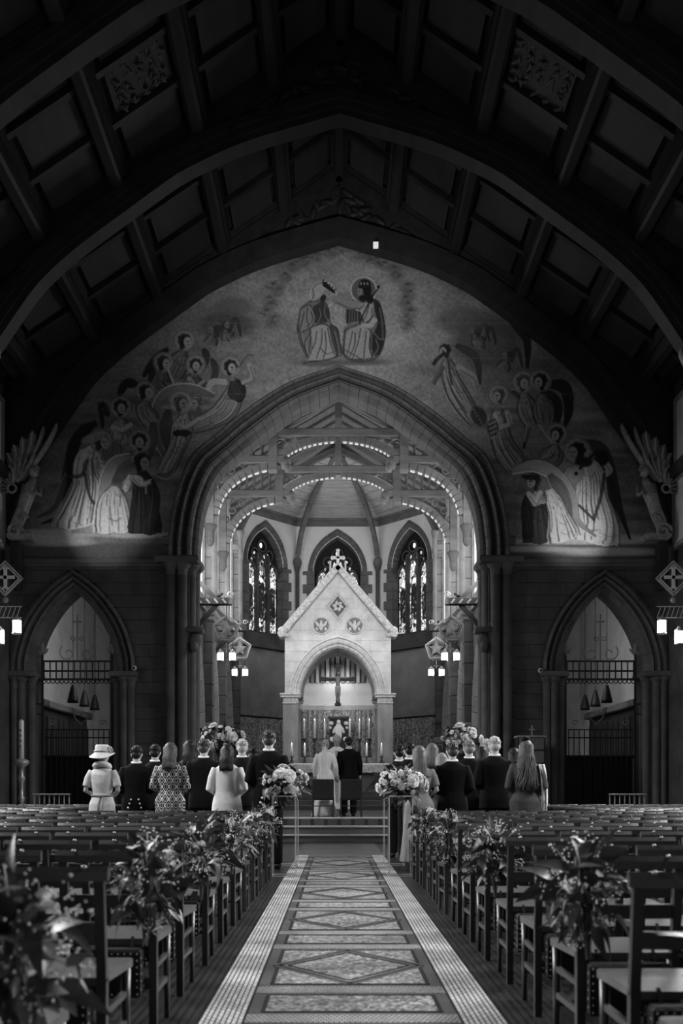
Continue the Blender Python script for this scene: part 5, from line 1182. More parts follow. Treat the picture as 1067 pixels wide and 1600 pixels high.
def fill(t, rnd, R_, nl, longs, big, small, sprig, ls=.75, kinds=5):
    def d():
        v = Vector((rnd.gauss(0,1), rnd.gauss(0,1), rnd.gauss(0,1))).normalized(); return v
    for k in range(nl):
        v = d(); m = rnd.choice(LEAF[:kinds]); p = Vector((v.x*R_[0], v.y*R_[1], v.z*R_[2]))*rnd.uniform(.35,.9); q = (v*.7+Vector((rnd.gauss(0,.6),rnd.gauss(0,.5)-.2,rnd.gauss(0,.6)))).to_track_quat('Y','Z').to_euler(); q.rotate_axis('Y', rnd.uniform(-1.2,1.2))
        link_mesh('leaf', m, t, p, q, (rnd.uniform(.8,1.25),)*3)
    for k in range(longs):
        v = Vector((rnd.gauss(0,.6), rnd.gauss(0,.4), rnd.choice([1,1,-.8]))).normalized(); q = v.to_track_quat('Y','Z').to_euler(); q.rotate_axis('Y', rnd.uniform(-1.5,1.5)); link_mesh('long_leaf', rnd.choice(LONG), t, Vector((v.x*R_[0],v.y*R_[1],v.z*R_[2]))*.55, q, (rnd.uniform(.8,1.15)*ls,)*3)
    for lst, n, nm, s in ((BIG,big,'peony',1),(SMALL,small,'rose',1)):
        for k in range(n):
            v = d(); v.y = -abs(v.y)*.9-.15; v.z = v.z*.8+.15; v.normalize(); p = Vector((v.x*R_[0],v.y*R_[1],v.z*R_[2]))*rnd.uniform(.85,1.05)
            link_mesh(nm, rnd.choice(lst), t, p, v.to_track_quat('Z','Y').to_euler(), (rnd.uniform(.8,1.2),)*3)
    s = link_mesh('white_sprigs', SPR[sprig], t); s['kind'] = 'stuff'; s.rotation_euler.z = rnd.uniform(0,6)
def spray(x, y, z, label, seed, side, ring=True):
    t = thing('chair_end_spray', label, 'flowers', (x,y,z), 0, 'floral sprays on the aisle chairs'); rnd = random.Random(seed)
    fill(t, rnd, (.17,.12,.21), 70, 2, 0, 0, seed % 2, ls=.6, kinds=4)
    MB().tube([(x+side*.17+.03*math.cos(a), y-.06, z+.02+.03*math.sin(a)) for a in [k*PI/10 for k in range(21)]], .004, 6).build('wire_ring', BRASS, t, True)
    MB().tube([(x,y,z+.1),(x+side*.02,y+.02,z-.1),(x+side*.02,y,z-.3)], [.03,.03,.01], 6).build('stems', LF_A, t)
sl = ['nearest the camera', 'second from the camera', 'third from the camera', 'fourth from the camera', 'fifth from the camera', 'farthest from the camera']
for k in range(6): spray(-.93, 2.62+1.89*k, .73, 'leafy white-sprigged spray on the chair end left of the aisle, %s' % sl[k], 10+k, -1)
for k in range(5): spray(.95+.06*(k == 0), 2.5+(0,1.64,4.05,6.5,8.95)[k], .73, 'leafy white-sprigged spray on the chair end right of the aisle, %s' % (sl[k] if k < 4 else sl[5]), 30+k, 1)
# clear framed flower stands with arrangements
ACRY = gm('clear_edge_acrylic', .55, .2, .05, 3, 0, spec=.6)
def stand(x, y, h, label, flabel, seed, R_, nl, big):
    t = thing('flower_stand', label, 'stand', (x,y,0), 0, 'slender framed flower stands'); w = .15
    for sx in (-1,1):
        for sy in (-1,1): MB().box(x+sx*w-.0045, x+sx*w+.0045, y+sy*w-.0045, y+sy*w+.0045, 0, h).build('leg', ACRY, t)
    for z in (.012, h-.006):
        b = MB()
        for s2 in (-1,1): b.box(x-w, x+w, y+s2*w-.006, y+s2*w+.006, z-.006, z+.006).box(x+s2*w-.006, x+s2*w+.006, y-w, y+w, z-.006, z+.006)
        b.build('frame', ACRY, t)
    MB().box(x-w, x+w, y-w, y+w, h-.004, h+.006).build('top_plate', ACRY, t)
    f = thing('flower_arrangement', flabel, 'flowers', (x,y,h+.16), 0, 'large white arrangements')
    fill(f, random.Random(seed), R_, nl, 5, big, 20, 2+seed % 2)
    MB().lathe([(.1,-.155),(.12,-.05),(.08,0)], (x,y,h+.16), 12).build('bowl', LEATHER, f)
stand(-.76, 13.1, 1.06, 'slender clear flower stand left of the aisle, nearer the camera', 'white peony arrangement on the nearer clear stand left of the aisle', 51, (.32,.24,.22), 120, 4)
stand(.77, 13.1, 1.06, 'slender clear flower stand right of the aisle, nearer the camera', 'white peony arrangement on the nearer clear stand right of the aisle', 52, (.32,.24,.22), 120, 4)
stand(-.80, 15.0, 1.06, 'slender clear flower stand left of the aisle, farther from the camera', 'white flower arrangement on the farther clear stand left of the aisle', 53, (.22,.2,.18), 50, 3)
stand(.80, 15.0, 1.06, 'slender clear flower stand right of the aisle, farther from the camera', 'white flower arrangement on the farther clear stand right of the aisle', 54, (.22,.2,.18), 50, 3)
for sx, nm, sd in ((-1,'left',61),(1,'right',62)):
    x, y = (-2.42 if sx < 0 else 2.5), 20.4
    p = thing('flower_pedestal', 'tall dark wooden flower pedestal behind the guests on the %s' % nm, 'pedestal', (x,y,0))
    MB().lathe([(.22,0),(.22,.05),(.07,.12),(.05,.7),(.06,1.5),(.15,1.68),(.15,1.72)], (x,y,0), 14).build('column', WOOD_D, p, True)
    f = thing('flower_arrangement', 'big white rose and peony arrangement on the tall pedestal behind the %s guests' % nm, 'flowers', (x,y,2.18), 0, 'large white arrangements')
    fill(f, random.Random(sd), (.44,.28,.30), 100, 8, 9, 20, 2); MB().lathe([(.1,-.45),(.14,-.1),(.1,0)], (x,y,2.18), 12).build('bowl', LEATHER, f)
# ------------------------------------------------------------------ chairs of the couple
for x, nm in ((-.36,'bride'),(.27,'groom')):
    t = thing('upholstered_chair', 'dark upholstered chair standing directly behind the %s on the chancel step' % nm, 'chair', (x,22.2,.527)); y = 22.2; z = .527
    MB().bbox(x-.24, x+.24, y-.03, y+.03, z+.40, z+.85, .015).build('backrest', LEATHER, t); MB().bbox(x-.25, x+.25, y, y+.44, z+.38, z+.46, .02).build('seat', LEATHER, t)
    for sx in (-1,1):
        MB().bar((x+sx*.23,y-.02,z),(x+sx*.23,y-.02,z+.45),.035,.035,(0,1,0)).build('leg', WOOD_D, t); MB().bar((x+sx*.23,y+.4,z),(x+sx*.23,y+.4,z+.4),.035,.035,(0,1,0)).build('leg', WOOD_D, t)
        MB().bar((x+sx*.23,y,z+.2),(x+sx*.23,y+.4,z+.2),.02,.025).build('stretcher', WOOD_D, t)
    MB().bar((x-.23,y-.02,z+.25),(x+.23,y-.02,z+.25),.025,.02).build('cross_stretcher', WOOD_D, t)
# ------------------------------------------------------------------ smaller furnishings
t = thing('paschal_candlestick', 'tall turned candlestick with a painted candle by the left small arch', 'candlestick', (-7.05,22.0,0)); x, y = -7.05, 22.0
MB().lathe([(.2,0),(.2,.06),(.09,.14),(.05,.3),(.07,.5),(.045,.6),(.045,.85),(.08,.95),(.045,1.02),(.045,1.3),(.09,1.4),(.05,1.48),(.05,1.62),(.17,1.72),(.17,1.78),(.06,1.84)], (x,y,0), 16).build('stem', BRASS, t, True)
MB().lathe([(.055,0),(.055,.82),(.02,.86)], (x,y,1.84), 14).build('candle', CAND, t, True)
for k in range(4): MB().ell((x,y-.053,2.1+.12*k),(.03,.01,.035),8,5).build('wax_ornament', GILTM, t, True)
for sx, nm in ((-1,'left'),(1,'right')):
    x, y = sx*6.15, 21.2; t = thing('kneeling_desk', 'low dark bench with a polished brass rail before the %s small arch' % nm, 'bench', (x,y,0))
    MB().bbox(x-.4, x+.4, y-.03, y+.05, 1.02, 1.06, .01).build('brass_rail', gm('polished_brass', .7, .2, .1, 4, 0, metal=.9), t)
    MB().bbox(x-.42, x+.42, y-.1, y+.2, .0, .08, .01).build('foot', WOOD_D, t); MB().bbox(x-.4, x+.4, y, y+.04, .06, .8, .01).build('panel', WOOD_D, t)
    for k in range(8): MB().lathe([(.012,0),(.016,.1),(.012,.22)], (x-.37+.106*k,y+.01,.8), 8).build('baluster', BRASS, t)
t = thing('offering_cupboard', 'dark cupboard with pale drawer lines and a small cross on top by the right pier', 'cupboard', (4.5,23.2,0)); x, y = 4.5, 23.2
MB().bbox(x-.32, x+.32, y, y+.4, 0, 2.36, .015).build('carcass', WOOD_D, t); MB().bbox(x-.34, x+.34, y-.03, y+.42, 2.36, 2.41, .01).build('top', STONE_L, t)
for k in range(4): MB().bbox(x-.29, x+.29, y-.015, y+.01, 1.15+.31*k, 1.42+.31*k, .01).build('drawer', gm('grey_card', .17, .6, .15, 5, 0), t)
MB().bbox(x+.03-.015, x+.03+.015, y+.1, y+.13, 2.41, 2.66, .004).bbox(x+.03-.07, x+.03+.07, y+.1, y+.13, 2.54, 2.57, .004).build('small_cross', BRASS, t)
for sx, nm, px, py in ((-1,'left',210,1044),(1,'right',844,1048)):
    x, z = PX(px,23.86), PZ(py,23.86); t = thing('security_camera', 'small white dome camera on the stone beside the %s small arch' % nm, 'camera', (x,23.86,z))
    MB().ell((x,23.84,z),(.065,.065,.065),14,10).build('housing', gm('camera_plastic', .6, .4, .05, 4, 0), t, True); MB().ell((x,23.795,z),(.032,.03,.032),10,8).build('lens', LEATHER, t, True); MB().bar((x,23.86,z),(x,24.01,z),.04,.04).build('bracket', IRON, t)
x, z = PX(587,23.3), PZ(383,23.3); t = thing('roof_sensor', 'tiny white box on the roof arch above the painted wall', 'sensor', (x,23.3,z))
MB().bbox(x-.06,x+.06,23.25,23.35,z-.06,z+.06,.008).build('box', glow('sensor_glow', .9, .5), t); MB().bar((x,23.33,z),(x,23.5,z+.12),.03,.03).build('bracket', IRON, t)  # weak emission put into the plastic to whiten it; the box is no lamp
for sx, nm in ((-1,'left'),(1,'right')):
    y, xx, z = 20.5, sx*5.0, 0
# ------------------------------------------------------------------ people
def fuse(mb, vox, name, mat, it=6, fac=.5):
    me = mb.mesh('tmp'); o = bpy.data.objects.new('tmp', me); COL.objects.link(o)
    r = o.modifiers.new('r','REMESH'); r.mode = 'VOXEL'; r.voxel_size = vox; s = o.modifiers.new('s','SMOOTH'); s.iterations = it; s.factor = fac
    dg = bpy.context.evaluated_depsgraph_get(); m2 = bpy.data.meshes.new_from_object(o.evaluated_get(dg)); m2.name = name
    bpy.data.objects.remove(o); bpy.data.meshes.remove(me)
    m2.materials.clear(); m2.materials.append(mat); m2.polygons.foreach_set('use_smooth', [True]*len(m2.polygons)); return m2
SKIN = gm('skin', .42, .55, .12, 8, .05)
def rings(spec, n=20):
    return [[(x0+rx*math.cos(2*PI*k/n), y0+ry*math.sin(2*PI*k/n), z) for k in range(n)] for (z, rx, ry, x0, y0) in spec]
BOW = Matrix.Translation((0,0,1.5)) @ Matrix.Rotation(R(-13),4,'X') @ Matrix.Translation((0,0,-1.5))
def head_parts(b, f=0):
    h = MB().ell((0,.015,1.645),(.077,.097,.112),20,14).ell((0,.045,1.58),(.055,.062,.065),14,10).ell((0,.125,1.62),(.013,.02,.022),8,6).ell((0,.112,1.655),(.05,.02,.015),8,6).ell((0,.108,1.578),(.026,.012,.009),8,6)
    for s in (-1,1): h.ell((s*.078,.005,1.63),(.012,.022,.034),8,6)
    h.xform(BOW); b.add(h.v, h.f)
def fingers(b, w, dirn, side):
    """palm and five unequal bent fingers; w wrist, dirn hand direction"""
    d = Vector(dirn).normalized(); s = Vector((side,0,0)); s = (s-d*s.dot(d)).normalized(); n = d.cross(s)*side; w = Vector(w)
    b.ell(w+d*.045,(.02,.02,.02),8,6); pl = MB().bar(w, w+d*.09, .075, .03, tuple(n)); b.add(pl.v, pl.f)
    for k, l in enumerate((.062,.075,.08,.07)):
        o = w+d*.088+s*(-.03+.02*k)*-1; b.tube([o-d*.02, o+d*l*.4-n*.003, o+d*l*.75-n*.018, o+d*l*.85-n*.035], [.0095,.009,.008,.006], 6)
    o = w+d*.03-s*-.035; b.tube([o-s*.01, o+s*.018+d*.025-n*.008, o+s*.012+d*.06-n*.016], [.012,.011,.008], 6)
def arm_pts(s, pose):
    if pose == 'front': return [Vector((s*.175,.0,1.415)), Vector((s*.245,-.035,1.13)), Vector((s*.085,.20,1.02))]
    if pose == 'fold': return [Vector((s*.175,.0,1.415)), Vector((s*.27,.02,1.14)), Vector((s*.06,.22,1.12))]
    return [Vector((s*.18,.0,1.415)), Vector((s*.245,-.01,1.13)), Vector((s*.25,.09,.90))]
def body_mesh(name, pose, fem):
    k = .88 if fem else 1; b = MB()
    b.loft(rings([(.86,.15,.10,0,0),(.95,.168*(1.06 if fem else 1),.115,0,-.01),(1.08,.138*k,.095,0,0),(1.25,.165*k,.11,0,.0),(1.38,.178*k,.1,0,-.005),(1.45,.12*k,.075,0,-.005),(1.5,.06,.055,0,0)]))
    b.tube([(0,-.005,1.44),(0,.0,1.52),(0,.01,1.6)], [.06*k,.054*k,.052*k], 14)
    head_parts(b)
    for s in (-1,1):
        b.tube([(s*.085,0,.93),(s*.095,.01,.72),(s*.1,.012,.5),(s*.1,-.005,.32),(s*.1,-.02,.09)], [.092,.08,.056,.055,.036], 14)
        b.ell((s*.105,.05,.04),(.042,.125,.04),12,8)
        p = arm_pts(s, pose); b.tube([p[0], p[0].lerp(p[1],.5), p[1], p[1].lerp(p[2],.4), p[2]], [.052*k,.047*k,.039*k,.04*k,.027*k], 12)
    m = fuse(b, .0115, name, SKIN, 4); f = MB()
    for s in (-1,1): p = arm_pts(s, pose); fingers(f, p[2], p[2]-p[1], -s)
    bm = bmesh.new(); bm.from_mesh(m); t = f.mesh('h', True); bm.from_mesh(t); bm.to_mesh(m); bm.free(); m.materials.clear(); m.materials.append(SKIN); m.polygons.foreach_set('use_smooth', [True]*len(m.polygons)); return m
BODY = {(p, f): body_mesh('body', p, f) for p, f in (('front',0),('front',1),('side',0),('side',1),('fold',1))}
def sleeves(b, pose, k=1, g=.018, short=False):
    for s in (-1,1):
        p = arm_pts(s, pose)
        if short: b.tube([p[0]+Vector((-s*.03,0,.0)), p[0].lerp(p[1],.35), p[0].lerp(p[1],.8)], [.07*k,.07*k,.068*k], 12)
        else: b.tube([p[0]+Vector((-s*.02,0,0)), p[0].lerp(p[1],.5), p[1], p[1].lerp(p[2],.5), p[1].lerp(p[2],.93)], [.056*k+g,.052*k+g,.046*k+g,.042*k+g,.036*k+g], 12)
def jacket_mesh(pose, wide=1.0):
    b = MB(); b.loft(rings([(.78,.192*wide,.135,0,-.01),(.92,.19*wide,.135,0,-.012),(1.08,.165*wide,.118,0,-.005),(1.25,.19*wide,.13,0,0),(1.37,.205*wide,.122,0,-.005),(1.43,.165*wide,.1,0,-.005),(1.475,.105,.08,0,-.005),(1.50,.075,.07,0,0)]))
    sleeves(b, pose, wide); return fuse(b, .014, 'jacket', None, 5)
def trousers_mesh():
    b = MB(); b.loft(rings([(.72,.16,.115,0,0),(.86,.18,.125,0,-.01),(1.0,.165,.115,0,0)]))
    for s in (-1,1): b.tube([(s*.09,0,.88),(s*.1,.01,.5),(s*.1,-.01,.07)], [.1,.08,.075], 12)
    return fuse(b, .015, 'trousers', None, 4)
def shoe_mesh():
    b = MB()
    for s in (-1,1): b.ell((s*.105,.05,.045),(.052,.14,.05),12,8)
    m = b.mesh('shoes', True); return m
JK = {'front': jacket_mesh('front'), 'side': jacket_mesh('side')}; JKW = {'front': jacket_mesh('front',1.12), 'side': jacket_mesh('side',1.1)}; TRS = trousers_mesh(); SHO = shoe_mesh(); SHO.materials.append(LEATHER)
def dress_mesh(pose, hem, flare, waist, sl, wide=1.0, drop=0):
    n = 44; spec = [(hem,flare,flare*.85,0,-.02),(hem+(.95-hem)*.5,.19*.45+flare*.55,.14*.5+flare*.42,0,-.015),(.93,.192*wide,.14,0,-.012),(1.08,waist,.105,0,0),(1.25,.168*wide,.122,0,.0),(1.37,.18*wide,.112,0,-.005),(1.43,.15,.09,0,-.005),(1.47,.095,.075,0,0)]
    rs = []
    for (z, rx, ry, x0, y0) in spec:
        w = max(0, (.95-z)/.95)*.09
        rs.append([(x0+rx*(1+w*math.sin(9*2*PI*k/n+z*3))*math.cos(2*PI*k/n), y0+ry*(1+w*math.sin(9*2*PI*k/n+z*3))*math.sin(2*PI*k/n), z) for k in range(n)])
    b = MB().loft(rs); 
    if sl: sleeves(b, pose, .9, .014, sl == 'short')
    return fuse(b, .013, 'dress', None, 3)
def use(me, mat, name=None):
    m = me.copy(); m.materials.clear(); m.materials.append(mat); m.name = name or me.name; return m
# hair
def hmat(n, g, var=.4): return gm(n, g, .45, var, 40, .3, stretch=(1,1,.08), spec=.2)
H_DK, H_BR, H_BL, H_WH, H_GR = hmat('dark_hair',.015), hmat('brown_hair',.06), hmat('blonde_hair',.12), hmat('white_hair',.45), hmat('grey_hair',.22)
def hair_short(thin=0):
    b = MB().ell((0,-.002,1.668),(.086-.003*thin,.097,.098-.004*thin),20,14).ell((0,-.045,1.61),(.068,.05,.07),14,10); rnd = random.Random(3)
    for k in range(90):
        a = rnd.uniform(0,6.28); p = rnd.uniform(.1,1.5); v = Vector((math.sin(p)*math.cos(a)*.086, math.sin(p)*math.sin(a)*.097, math.cos(p)*.098)); c = v+Vector((0,-.002,1.668)); b.tube([c*1.0, c+v*.02+Vector((0,-.01,-.012)), c+v*.02+Vector((0,-.016,-.03))], [.008,.007,.002], 4)
    b.xform(BOW); return b.mesh('hair', True)
def hair_long(l, wave, spread, n=80, thick=.011, seed=5):
    b = MB().ell((0,-.004,1.664),(.089,.102,.102),20,14); rnd = random.Random(seed)
    b.loft(rings([(1.66,.08,.06,0,-.045),(1.6,.08,.05,0,-.055),(1.5,.078+spread*.3,.042,0,-.065),(1.5-l*.5,.074+spread*.7,.032,0,-.085),(1.5-l+.03,.05+spread*.6,.015,0,-.09)]))
    for k in range(n):
        a = PI+PI*(k+.5)/n+rnd.uniform(-.05,.05); a0 = a; r1 = .092; sp = spread*math.cos(a)*1.0; ph = rnd.uniform(0,6.28); L_ = l*rnd.uniform(.85,1.05); pts = [(r1*.5*math.cos(a0), .02+r1*.4*math.sin(a0), 1.755), (r1*math.cos(a0), r1*1.05*math.sin(a0), 1.68), (r1*math.cos(a0), r1*1.1*math.sin(a0)-.005, 1.58)]
        for j in range(1, 7):
            t = j/6; pts.append(((r1+.0)*math.cos(a0)+sp*t+wave*math.sin(ph+t*9)*t**.5, min(-.03, r1*1.1*math.sin(a0))-.03-.045*t+wave*math.cos(ph+t*9)*.6, 1.58-(L_+.08)*t))
        b.tube(pts, [thick*.5]+[thick]*(len(pts)-2)+[thick*.3], 5)
    return b.mesh('hair', True)
def hair_bun():
    b = MB().ell((0,-.004,1.664),(.087,.1,.1),20,14); rnd = random.Random(9)
    for k in range(26): a = rnd.uniform(0,6.28); b.tube([(.05*math.cos(a+j*.8)*(1-.1*j), -.11-.012*j, 1.615+.045*math.sin(a+j*.8)*(1-.1*j)) for j in range(5)], .012, 5)
    b.ell((0,-.105,1.615),(.05,.035,.045),12,8); b.xform(BOW); return b.mesh('hair', True)
HAIR = {'short': hair_short(), 'thin': hair_short(1), 'straight': hair_long(.22,.005,-.012,110,.0075,5), 'wavy': hair_long(.42,.024,.045,120,.010,6), 'shoulder': hair_long(.12,.008,-.005,90,.009,7), 'bun': hair_bun()}
SUIT = gm('black_suit_cloth', .007, .9, .3, 30, .1, spec=.1); SUIT2 = gm('charcoal_suit_cloth', .011, .9, .3, 30, .1, spec=.1); SHIRT = gm('white_shirt', .75, .8, .04, 10, 0)
COLLAR = MB().tube([(.062*math.cos(2*PI*k/18), -.004+.060*math.sin(2*PI*k/18), 1.505+.012*math.sin(2*PI*k/18)) for k in range(19)], .016, 6).mesh('collar', True); COLLAR.materials.append(SHIRT)
EYE = [MB().ell((s*.03,.103,1.637),(.011,.008,.008),8,6).xform(BOW).mesh('eye', True) for s in (-1,1)]
for e in EYE: e.materials.append(gm('eye_dark', .03, .2, .1, 5, 0))
BUT = MB()
for k in range(3):
    for s in (-1,1): BUT.ell((s*(.055+.02*(2-k)), -.155+.004*k, .84+.06*k), (.014,.008,.014), 8, 6)
BUT = BUT.mesh('silver_buttons', True); BUT.materials.append(gm('bright_silver', .85, .3, .05, 5, 0))
def person(label, px, top, d, rz=0, z0=0.0, fem=0, pose='front', hair='short', hm=None, extra=None, Hadd=0.0, xoff=0):
    zt = PZ(top, d)-z0-Hadd; s = zt/1.745
    t = thing('person', label, 'person', (PX(px, d), d, z0), rz); t.scale = (s,s,s)
    link_mesh('body', BODY[(pose, fem)], t)
    for e in EYE: link_mesh('eye', e, t)
    if hair: link_mesh('hair', use(HAIR[hair], hm), t)
    if extra: extra(t, s)
    return t
def suit(mat=SUIT, wide=False, pose='front', buttons=False, collar=True):
    def f(t, s):
        link_mesh('jacket', use((JKW if wide else JK)[pose], mat), t); link_mesh('trousers', use(TRS, mat), t); link_mesh('shoes', SHO, t)
        if collar: link_mesh('collar', COLLAR, t)
        if buttons: link_mesh('silver_buttons', BUT, t)
    return f
DR = {}
def dress(mat, pose='front', hem=.35, flare=.24, waist=.138, sl='long', wide=1.0, more=None):
    def f(t, s):
        k = (pose,hem,flare,waist,sl,wide)
        if k not in DR: DR[k] = dress_mesh(*k)
        link_mesh('dress', use(DR[k], mat), t); link_mesh('shoes', SHO, t)
        if more: more(t, s)
    return f
CREAM = gm('cream_linen', .62, .85, .12, 14, .2); GREYD = gm('slate_dress', .20, .8, .15, 10, .15); DARKD = gm('dark_dress', .05, .8, .3, 10, .1)
def hat(t, s):
    b = MB(); n = 36
    prof = [(.02,1.83),(.085,1.828),(.1,1.81),(.105,1.76),(.112,1.715),(.128,1.70),(.185,1.665),(.19,1.658),(.13,1.69),(.105,1.70)]
    vs = []; m = len(prof)
    for r, z in prof:
        for k in range(n): a = 2*PI*k/n; lift = max(0, math.cos(a-.5))*.05*(r > .15); vs.append((r*math.cos(a), r*math.sin(a)-.01, z-.02+lift-.04*max(0,-math.sin(a))*(r > .15)))
    b.add(vs, [(i*n+k,i*n+(k+1)%n,(i+1)*n+(k+1)%n,(i+1)*n+k) for i in range(m-1) for k in range(n)]+[tuple(range(n))]); h = link_mesh('hat', b.mesh('hat', True), t); h.data.materials.append(gm('straw_hat', .62, .8, .2, 60, .3))
    bb = MB().tube([(.112*math.cos(a), .112*math.sin(a)-.01, 1.715) for a in [k*PI/12 for k in range(25)]], .014, 6).mesh('hat_band', True); bb.materials.append(gm('hat_ribbon', .42, .7, .1, 20, .1)); link_mesh('hat_band', bb, h)
    lp = MB()
    for q in range(3): lp.tube([(.1+.05*math.cos(a)*(.6+.3*q), -.06+.02*q, 1.72+.06*math.sin(a)*(.7+.2*q)) for a in [k*PI/7 for k in range(15)]], .008, 5)
    lp = lp.mesh('hat_bow', True); lp.materials.append(bb.materials[0]); link_mesh('hat_bow', lp, h)
    sh = MB().tube([(.1*math.cos(a), .08*math.sin(a)-.01, 1.49-.03*math.sin(a)) for a in [k*PI/12 for k in range(25)]], .045, 8).mesh('cowl_collar', True); sh.materials.append(CREAM); link_mesh('cowl_collar', sh, t)
    bl = MB().tube([(.155*math.cos(a), .12*math.sin(a), 1.06) for a in [k*PI/14 for k in range(29)]], .018, 6).tube([(.03,-.125,1.05),(.04,-.15,.9),(.03,-.16,.75)], .014, 5).tube([(0,-.125,1.05),(-.02,-.15,.92),(-.01,-.16,.82)], .014, 5).ell((.01,-.135,1.055),(.04,.02,.025),8,6).mesh('belt', True); bl.materials.append(gm('belt_cloth', .3, .8, .2, 20, .1)); link_mesh('belt', bl, t)
def ogee(N, L, tc, b):
    sp = N.new('ShaderNodeSeparateXYZ'); L.new(tc.outputs['Object'], sp.inputs[0])
    def mt(op, a, c=None):
        n = N.new('ShaderNodeMath'); n.operation = op
        for i, v in enumerate((a, c)):
            if v is None: continue
            if isinstance(v, (int, float)): n.inputs[i].default_value = v
            else: L.new(v, n.inputs[i])
        return n.outputs[0]
    u = mt('COSINE', mt('MULTIPLY', sp.outputs[0], 62.0)); v = mt('COSINE', mt('MULTIPLY', sp.outputs[2], 36.0)); w = mt('MULTIPLY', mt('ADD', mt('ADD', u, v), 2.0), .25)
    L.new(ramp(N, L, w, [(0,.01),(.12,.55),(.2,.01),(.36,.01),(.4,.6),(.52,.6),(.56,.01),(.72,.01),(.78,.5),(.9,.02)], 'CONSTANT'), b.inputs['Base Color']); b.inputs['Roughness'].default_value = .7
OGEE = pattern('ogee_print', ogee)
def cardigan(t, s):
    b = MB().loft(rings([(.80,.225,.155,0,-.012),(.92,.212,.148,0,-.012),(1.08,.178,.125,0,-.005),(1.25,.178,.13,0,0),(1.37,.185,.118,0,-.005),(1.43,.155,.098,0,-.005),(1.475,.1,.08,0,0)], 30)); sleeves(b, 'front', .92, .022); m = fuse(b, .013, 'cardigan', CREAM, 3); m.materials.clear(); m.materials.append(gm('white_knit', .72, .85, .1, 30, .25)); link_mesh('cardigan', m, t)
def shawl(t, s):
    rows = []
    for i in range(12):
        u = i/11; rows.append([(.15+.05*math.sin(u*2.6)+.011*j+.012*math.sin(j*2.4+u*7), -.085-.02*math.sin(j*2.1+u*4)+.01*j, 1.43-(.86+.05*math.sin(j*2.7))*u) for j in range(9)])
    m = MB().grid(rows).mesh('shawl', True); m.materials.append(gm('pale_shawl', .5, .8, .15, 20, .2)); o = link_mesh('shawl', m, t); o.modifiers.new('k','SOLIDIFY').thickness = .008
    fz(t, s)
def fz(t, s, g=.015):
    b = MB(); rnd = random.Random(2)
    for k in range(9): a = rnd.uniform(0,6.28); b.ell((-.02+.035*math.cos(a), -.02+.03*math.sin(a), 1.765+rnd.uniform(-.01,.03)), (.03,.03,.018), 8, 5)
    m = b.mesh('fascinator', True); m.materials.append(gm('dark_felt', .015, .8, .2, 10, 0)); link_mesh('fascinator', m, t)
# left-hand guests
person('woman in a pale linen dress with tied belt and wide straw hat', 160, 1163, 14.6, -.05, fem=1, hair='short', hm=H_GR, extra=dress(CREAM, hem=.3, flare=.21, sl='short', more=hat), Hadd=.07)
person('man in a black jacket with silver tail buttons beside the hatted woman', 213, 1166, 15.15, .04, hair='short', hm=H_DK, extra=suit(SUIT, True, buttons=True))
person('dark-haired man in a dark suit half hidden left of the patterned dress', 242, 1164, 16.0, 0, hair='short', hm=H_DK, extra=suit(SUIT2))
person('long-haired woman in a black and white patterned dress seen from behind', 266, 1162, 14.7, 0, fem=1, hair='shoulder', hm=H_BR, extra=dress(OGEE, hem=.35, flare=.20, waist=.15, wide=1.15))
person('dark-haired woman farther ahead, right of the patterned dress', 296, 1158, 16.4, .2, fem=1, hair='shoulder', hm=H_DK, extra=dress(DARKD))
person('tall man in a black suit and white collar left of the white cardigan', 318, 1156, 15.25, 0, hair='short', hm=H_BR, extra=suit(SUIT, True))
person('dark-haired woman in a white cardigan over a pale skirt', 355, 1165, 14.6, -.05, fem=1, hair='shoulder', hm=H_DK, extra=dress(gm('lace_skirt', .45, .8, .4, 60, .3), hem=.4, flare=.23, more=cardigan))
person('fair-haired man in a dark suit behind the white cardigan', 378, 1156, 16.0, 0, hair='thin', hm=H_WH, extra=suit(SUIT2))
person('very tall man in a black jacket with silver buttons nearest the left flowers', 420, 1142, 14.3, 0, hair='short', hm=H_BR, extra=suit(SUIT, True, buttons=True))
person('dark-haired guest glimpsed between the fair-haired and the tallest man', 396, 1168, 17.0, 0, hair='short', hm=H_DK, extra=suit(SUIT2))
# right-hand guests
person('woman with straight blonde hair in a slate dress beside the right flowers', 655, 1167, 14.0, .05, fem=1, hair='straight', hm=H_BL, extra=dress(GREYD, hem=.12, flare=.27, sl='short', wide=1.1))
person('dark-haired man in a dark suit ahead of the blonde woman', 640, 1160, 16.2, .1, hair='short', hm=H_DK, extra=suit(SUIT2))
person('dark-haired guest farthest left of the right-hand group', 624, 1164, 16.8, .1, hair='short', hm=H_DK, extra=suit(SUIT2))
person('fair curly-haired woman in a grey dress right of the blonde woman', 675, 1163, 17.0, 0, fem=1, hair='shoulder', hm=H_BL, extra=dress(GREYD))
person('woman with light brown hair partly hidden behind the broad man', 690, 1178, 15.6, 0, fem=1, hair='shoulder', hm=H_GR, extra=dress(DARKD))
person('broad man in a black suit with short cropped hair, right of the blonde', 707, 1161, 14.15, 0, hair='thin', hm=H_BR, extra=suit(SUIT, True))
person('balding man in a black suit left of the white-haired man', 733, 1157, 15.2, 0, hair='thin', hm=H_GR, extra=suit(SUIT, True))
person('dark-haired woman glimpsed between the balding and the white-haired man', 753, 1168, 16.2, 0, fem=1, hair='shoulder', hm=H_DK, extra=dress(DARKD))
person('white-haired man in a black suit beside the wavy-haired woman', 773, 1152, 14.75, 0, hair='short', hm=H_WH, extra=suit(SUIT, True))
person('grey-haired guest in a dark suit just ahead of the white-haired man', 760, 1156, 17.1, 0, hair='thin', hm=H_WH, extra=suit(SUIT2))
